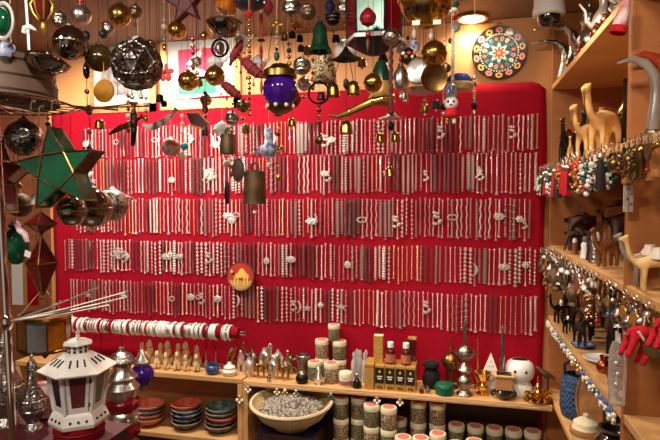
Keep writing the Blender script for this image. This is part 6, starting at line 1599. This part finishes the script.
obj('dome', MB().lathe([(0, 88.1*k), (12*k, 88.1*k), (14*k, 92*k), (10*k, 98*k), (4*k, 102*k), (3*k, 106*k), (0, 107*k)], 22), 'silver_old', t)
obj('cord', MB().tube([(0, 0, 107*k), (0, 0, CEIL-q.z-.001)], .0009, 5), 'cord_black', t)
obj('side_knob', MB().ball((17*k, -4*k, 48*k), 5.5*k, 14, 9), 'red_glass', t)
for i in range(10): obj('stud', MB().ball((cos(i*pi/5)*17*k, sin(i*pi/5)*17*k, 32*k), 1.8*k, 8, 5), 'silver_bright', t)
q = at(142, 375, 1.90); k = ppm(q)
t = thing('hanging_purple_lamp', 'purple glass globe lamp with silver cap behind the ornate lamp', 'lamp', q)
obj('globe', MB().ball((0, 0, 0), 12*k, 22, 14), 'purple_glass', t)
obj('cap', MB().lathe([(0, 11*k), (7*k, 10*k), (9*k, 14*k), (5*k, 19*k), (2*k, 25*k), (0, 26*k)], 16), 'silver', t)
obj('drop', MB().lathe([(0, -18*k), (2*k, -16*k), (3*k, -13*k), (5*k, -11*k), (0, -11*k)], 12), 'silver_old', t)
obj('cord', MB().tube([(0, 0, 26*k), (0, 0, CEIL-q.z-.001)], .0008, 5), 'cord_black', t)
# pink flowered box
q = on_table(48, 1.362); k = ppm(q)
t = thing('floral_box', 'white box with magenta flowers behind the white lantern', 'box', q, .55)
obj('box', MB().box((0, 0, 17*k), (18*k, 7*k, 34*k), bev=.002), 'floral', t); obj('lid', MB().box((0, 0, 35*k), (19*k, 8*k, 2*k), bev=.001), 'floral', t)
# dark silver ewers
def dark_ewer(label, x, Y, s):
    q = on_table(x, Y); k = ppm(q+V((0, 0, .1)))*s
    t = thing('dark_ewer', label, 'ewer', q, 2.2 if s < 1 else 2.7, 'dark silver ewers in the near corner')
    obj('body', MB().lathe([(0, 0), (14*k, 0), (13*k, 4*k), (7*k, 9*k), (15*k, 20*k), (19*k, 34*k), (15*k, 48*k), (7*k, 62*k), (5.5*k, 78*k), (8*k, 84*k), (0, 84*k)], 24), 'silver_old', t)
    obj('lid', MB().lathe([(0, 84.2*k), (8*k, 84.2*k), (6*k, 92*k), (2*k, 98*k), (2.6*k, 102*k), (0, 105*k)], 16), 'silver_old', t)
    obj('spout', MB().tube([(16*k, 0, 30*k), (26*k, 0, 42*k), (28*k, 0, 62*k), (36*k, 0, 80*k)], [4.5*k, 3.5*k, 2.6*k, 1.8*k], 9), 'silver_old', t)
    obj('handle', MB().tube([(-15*k, 0, 30*k), (-28*k, 0, 40*k), (-28*k, 0, 66*k), (-16*k, 0, 80*k), (-5*k, 0, 80*k)], 1.8*k, 8), 'silver_old', t)
    for z, rr2 in ((27, 17.6), (41, 18.2)): obj('relief_band', MB().lathe([((rr2-.4)*k, (z-2)*k), ((rr2+.7)*k, (z-1)*k), ((rr2+.7)*k, (z+1)*k), ((rr2-.4)*k, (z+2)*k)], 24, wob=lambda a, z: 1+.02*sin(16*a)), 'silver_old', t)
dark_ewer('dark silver ewer nearest the chrome pole', 6, 1.29, .95); dark_ewer('dark silver ewer between the chrome pole and the floral box', 33, 1.285, .72)
# brass lantern with amber panes
q = at(45, 347, 1.58); k = ppm(q); 
t = thing('brass_lantern', 'hanging brass lantern with smoky and amber panes below the wire arms', 'lantern', q); t.name = 'hanging_brass_lantern'
n = 8; r_ = 24*k
for i in range(n):
    a0_, a1_ = 2*pi*i/n, 2*pi*(i+1)/n
    P_ = [V((cos(a)*r_, sin(a)*r_, z)) for a, z in ((a0_, 0), (a1_, 0), (a1_, 30*k), (a0_, 30*k))]; Q_ = [V((v.x*.96, v.y*.96, v.z)) for v in P_]
    mb = MB(); mb.add(P_+Q_, [(0, 1, 2, 3), (7, 6, 5, 4), (0, 4, 5, 1), (1, 5, 6, 2), (2, 6, 7, 3), (3, 7, 4, 0)]); obj('pane', mb, 'amber_glass' if i in (0, 7) else 'olive' if i % 2 else 'grey_glass', t)
    obj('post', MB().tube([P_[0], P_[3]], .0022, 5), 'brass_old', t)
obj('top_rim', MB().lathe([(r_*.9, 29.8*k), (r_*1.08, 30*k), (r_*1.10, 33*k), (r_*.9, 34*k)], 24), 'brass', t)
obj('base_rim', MB().lathe([(0, -2*k), (r_*1.04, -2*k), (r_*1.06, 0), (r_*1.0, 1*k), (0, 0)], 24), 'brass_old', t)
obj('finial', MB().lathe([(0, -12*k), (3*k, -9*k), (5*k, -5*k), (9*k, -2.1*k), (0, -2.1*k)], 14), 'brass_old', t)
for i in range(3):
    a = i*2*pi/3; obj('chain', MB().tube([(cos(a)*r_, sin(a)*r_, 33*k), (0, 0, 60*k)], .0012, 5), 'brass_old', t)
hz = q.z+60*k
# wire stand
pb = at(12.5, 425, 1.16); pt = at(.5, 205, 1.16)
d = (pt-pb).normalized()
bot = pb + d*((.002-pb.z)/d.z); top = pb + d*((at(-6, 104, 1.14).z-.003-pb.z)/d.z)
t = thing('wire_stand', 'chrome wire display stand with pole, upper shelf and radiating arms', 'display stand', (bot.x, bot.y, 0)); O = V(t.location)
obj('pole', MB().tube([bot-O, pb-O, pt-O, top-O], .0095, 12), 'chrome', t)
obj('foot', MB().lathe([(0, .0), (.10, .0), (.095, .012), (.02, .016), (0, .016)], 24), 'chrome', t)
hub = at(7, 322, 1.16)
obj('hub', MB().ball(hub-O, .016, 12, 8, sq=(1, 1, 1.6)), 'chrome', t)
for i, (x, y, Y) in enumerate([(98, 288, 1.40), (126, 292, 1.34), (128, 297, 1.28), (110, 305, 1.22), (70, 310, 1.16), (60, 303, 1.30)]):
    e = at(x, y, Y); obj('arm', MB().tube([hub-O, (hub*.5+e*.5)-O+V((0, 0, -.004)), e-O, e-O+V((0, 0, .006))], .0024, 6), 'steel_chain', t)
# upper wire shelf carrying the drums
dc = at(-6, 104, 1.14); zsf = dc.z
DR = .150
sh = MB()
obj('shelf_rim', MB().ring((dc.x-O.x, dc.y-O.y, zsf), DR+.03, .003, 40, 6), 'chrome', t)
for i in range(12):
    a = i*pi/12; c_, s_ = cos(a)*(DR+.03), sin(a)*(DR+.03)
    obj('shelf_wire', MB().tube([(dc.x-O.x-c_, dc.y-O.y-s_, zsf), (dc.x-O.x, dc.y-O.y, zsf), (dc.x-O.x+c_, dc.y-O.y+s_, zsf)], .0017, 5), 'chrome', t)
for i, (x, y, Y) in enumerate([(150, 106, 1.36), (128, 104, 1.42), (118, 110, 1.25), (92, 112, 1.16)]):
    e = at(x, y, Y); dd = (e-dc); dd.z = 0; s0 = dc+dd.normalized()*(DR+.03); obj('shelf_arm', MB().tube([s0-O, e-O, e-O+V((0, 0, .010))], .0024, 6), 'chrome', t)
for i, (x, y) in enumerate([(33, 105), (41, 110), (54, 104)]):
    e = at(x, y, 1.02); obj('hook', MB().tube([e-O+V((-.006, .0, -.012)), e-O+V((-.004, 0, .006)), e-O+V((.004, 0, .010)), e-O+V((.007, 0, .004))], .0013, 5), 'silver', t)
z = zsf+.0022
for i, (h, r_) in enumerate([(.012, .146), (.034, .143), (.036, .139), (.018, .135)]):
    lab = ['thin frame drum at the bottom of the stack on the wire shelf', 'frame drum second from the bottom of the stack', 'frame drum third from the bottom of the stack', 'topmost frame drum of the stack on the wire shelf'][i]
    t = thing('frame_drum', lab, 'drum', (dc.x, dc.y, z), 0, 'frame drums stacked on the wire shelf')
    obj('shell', MB().lathe([(r_*.96, 0), (r_, 0), (r_, h), (r_*.96, h), (r_*.96, 0)], 44), 'drum_skin', t)
    obj('skin', MB().lathe([(0, h), (r_*1.002, h), (r_*1.004, h-.003), (r_*1.004, h-.004), (r_*1.0, h-.004), (r_*.99, h-.001), (0, h-.001)], 44), 'drum_skin', t)
    obj('edge_band', MB().lathe([(r_*1.0, 0), (r_*1.008, .0002), (r_*1.008, .0055), (r_*1.0, .006)], 44), 'drum_edge', t)
    z += h+.0012
# small white-red carton seen behind the pole
q = at(21, 283, 1.75)
t = thing('hanging_banner', 'white cloth banner with cream and red edge hanging behind the diamond lantern', 'banner', q, .0); k = ppm(q)
obj('white_panel', MB().box((-4*k, 0, 0), (13*k, .003, 44*k)), 'white', t); obj('cream_edge', MB().box((5*k, 0, 0), (5*k, .003, 44*k)), 'pale_gold', t); obj('red_panel', MB().box((14*k, 0, -2*k), (13*k, .003, 40*k)), 'red_cloth', t)
obj('batten', MB().tube([(-11*k, 0, 22*k), (21*k, 0, 22*k)], .004, 8), 'dark_wood', t)
for dx in (-9, 19): obj('batten_cord', MB().tube([(dx*k, 0, 22*k), (dx*k, 0, CEIL-q.z-.001)], .001, 4), 'cord_black', t)
# ------------------------------------------------------------------ more small ornaments between the large ones
def pierced_ball(label, x, y, Y, rp, m='silver_old', drop=True):
    t, k, r = ball_thing(label, x, y, Y, rp, m)
    for j, z in enumerate((-.45, .45)):
        obj('pierced_band', MB().lathe([(r*.90, r*(z-.06)), (r*.94, r*(z-.05)), (r*.94, r*(z+.05)), (r*.90, r*(z+.06))], 24, wob=lambda a, z: 1+.03*sin(14*a)), 'silver_old' if m != 'silver_old' else 'silver', t)
    if drop: 
        d = MB(); d.tube([(0, 0, -r), (0, 0, -r-4*k)], .001, 4); d.ball((0, 0, -r-6*k), 2.2*k, 8, 6); obj('bell_drop', d, 'brass', t)
    return t
for x, y, Y, rp, m, lab in [
    (150, 47, 1.36, 7, 'brass', 'brass ball peeping out behind the faceted chrome ball'),
    (197, 62, 1.66, 5, 'silver', 'tiny silver ball before the white bird picture'),
    (206, 100, 1.74, 6, 'brass', 'small brass ball at the lower edge of the bird picture'),
    (232, 118, 1.70, 7, 'silver_old', 'pierced silver ball above the china teapot shape'),
    (243, 106, 1.73, 6.5, 'brass_old', 'aged brass ball below the maroon birds'),
    (292, 8, 1.50, 10, 'silver_old', 'pierced silver ball high above the bell cluster'),
    (308, 12, 1.62, 8, 'bronze_rust', 'bronze ball high between bell cluster and green bell'),
    (302, 66, 1.64, 9, 'silver_old', 'pierced silver ball beside the spotted shade'),
    (304, 84, 1.74, 7, 'silver', 'bright silver ball below the pierced one beside the spotted shade'),
    (333, 18, 1.60, 8, 'iron_black', 'black metal ball left hanging near the panelled lantern corner'),
    (345, 8, 1.74, 9, 'silver_old', 'pierced silver ball behind the panelled lantern corner'),
    (401, 48, 1.73, 6, 'silver', 'silver ball behind the painted ornament'),
    (446, 68, 1.58, 5, 'brass_old', 'aged brass ball between mirror plate and blue hat'),
    (135, 12, 1.69, 7, 'brass_old', 'aged brass ball high behind the brass ball'),
    (108, 28, 1.56, 6, 'silver_old', 'pierced silver ball high behind the black bead string'),
    (60, 20, 1.40, 8, 'silver_old', 'pierced silver ball between red-gold lantern and patterned ball'),
    (18, 62, 1.52, 8, 'brass_old', 'aged brass ball behind the frame drums')]:
    pierced_ball(lab, x, y, Y, rp, m)
for x, y, Y, r_, m, lab in [
    (285, 36, 1.74, 4, 'brass_old', 'tiny aged brass bell behind the yellow bird bead'),
    (308, 50, 1.78, 4.5, 'brass', 'tiny brass bell beside the green bell rim'),
    (336, 38, 1.74, 4, 'iron_black', 'tiny black bell above the white glass ball'),
    (362, 62, 1.73, 4.5, 'brass', 'tiny brass bell under the panelled lantern'),
    (404, 95, 1.62, 4, 'silver', 'tiny silver bell below the engraved bell'),
    (425, 108, 1.70, 4.5, 'brass_old', 'tiny aged brass bell below the silver tray'),
    (436, 104, 1.66, 4.5, 'black', 'tiny black bell beside the red and white doll'),
    (199, 82, 1.70, 4, 'brass', 'tiny brass bell over the green picture field'),
    (246, 128, 1.81, 4.5, 'brass_old', 'tiny aged brass bell above the large cow bell'),
    (292, 122, 1.76, 4.5, 'brass', 'tiny brass bell beside the blue china pot'),
    (160, 98, 1.62, 4, 'iron_black', 'tiny black bell below the red cloth flower'),
    (100, 124, 1.56, 5, 'brass_old', 'aged brass bell beside the brass dagger tip')]:
    t, k = hang('hanging_small_bell', lab, 'bell', x, y, Y, 'cord_black', r_*ppm(at(x, y, Y)))
    obj('dome', bell(MB(), r_*k), m, t); d = MB(); d.tube([(0, 0, r_*.3*k), (0, 0, -r_*1.3*k)], .0008, 4); d.ball((0, 0, -r_*1.4*k), 1.3*k, 7, 5); obj('clapper', d, 'bone', t)
for x, y, Y, bd, m, lab in [
    (193, 40, 1.80, ['red_bead', 'gold_trim', 'red_bead', 'gold_trim'], 'cord_red', 'red and gold bead string before the bird picture'),
    (238, 22, 1.70, ['bone', 'red_bead', 'bone', 'bone', 'coral'], 'cord_cream', 'white and red bead string beside the dark metal bowl'),
    (289, 44, 1.62, ['copper', 'black', 'copper', 'gold_trim'], 'cord_black', 'copper and black bead string above the purple lantern'),
    (313, 60, 1.70, ['green_box', 'white_gloss', 'red_bead', 'silver'], 'cord_black', 'green and white bead string between purple lantern and spotted shade'),
    (398, 8, 1.68, ['red_bead', 'maroon', 'red_bead', 'maroon', 'red_bead'], 'cord_red', 'red and maroon bead string beside the brass bowl'),
    (408, 38, 1.70, ['black', 'white_gloss', 'coral'], 'cord_black', 'black, white and coral bead string below the brass bowl'),
    (444, 40, 1.72, ['bone', 'bone', 'silver', 'bone'], 'cord_cream', 'pale bead string behind the bead stick'),
    (474, 78, 1.66, ['silver', 'black', 'silver'], 'cord_cream', 'black and silver bead string beside the blue hat brim'),
    (164, 20, 1.66, ['silver', 'bone', 'silver', 'silver'], 'cord_cream', 'silver bead string beside the maroon star'),
    (128, 96, 1.50, ['red_bead', 'bone', 'red_bead', 'bone', 'silver'], 'cord_black', 'red and white bead string under the faceted chrome ball'),
    (146, 98, 1.56, ['silver', 'bone', 'silver'], 'cord_black', 'silver and white bead string beside the black sheathed dagger'),
    (231, 160, 1.74, ['bone', 'gold_trim'], 'cord_cream', 'short pale bead string below the smaller cow bell'),
    (48, 118, 1.42, ['silver', 'black', 'silver'], 'cord_black', 'silver and black bead string above the green star tip')]:
    bead_string(lab, x, y, Y, [(0, i*6.5, 2.6 if i % 2 else 2.0, b) for i, b in enumerate(bd)]+[(0, len(bd)*6.5+1, 2.6, 'brass', (.8, .8, 1.4))], m)
# painted china drops and tassels in the thick of it
for x, y, Y, m1, m2, lab in [(330, 6, 1.50, 'navy', 'silver', 'navy enamel drop with silver cap above the green bell'), (268, 6, 1.70, 'maroon_cloth', 'gold_trim', 'maroon cloth drop above the yellow bird bead'), (414, 46, 1.62, 'blue_china', 'silver', 'blue and white china drop above the engraved plate'),
                           (212, 30, 1.62, 'horn_brown', 'brass', 'brown wooden drop beside the dark metal bowl'), (383, 60, 1.66, 'black_gloss', 'brass', 'glossy black drop under the panelled lantern'), (296, 98, 1.70, 'copper', 'brass', 'copper drop beside the purple lantern base')]:
    t, k = hang('hanging_drop', lab, 'drop ornament', x, y, Y, 'cord_black', 8*ppm(at(x, y, Y)))
    obj('body', MB().lathe([(0, 6*k), (3*k, 5*k), (5.5*k, 0), (4*k, -5*k), (1*k, -9*k), (0, -10*k)], 16), m1, t); obj('cap', MB().lathe([(0, 6.1*k), (3.2*k, 6.1*k), (2*k, 8*k), (0, 8.6*k)], 12), m2, t)
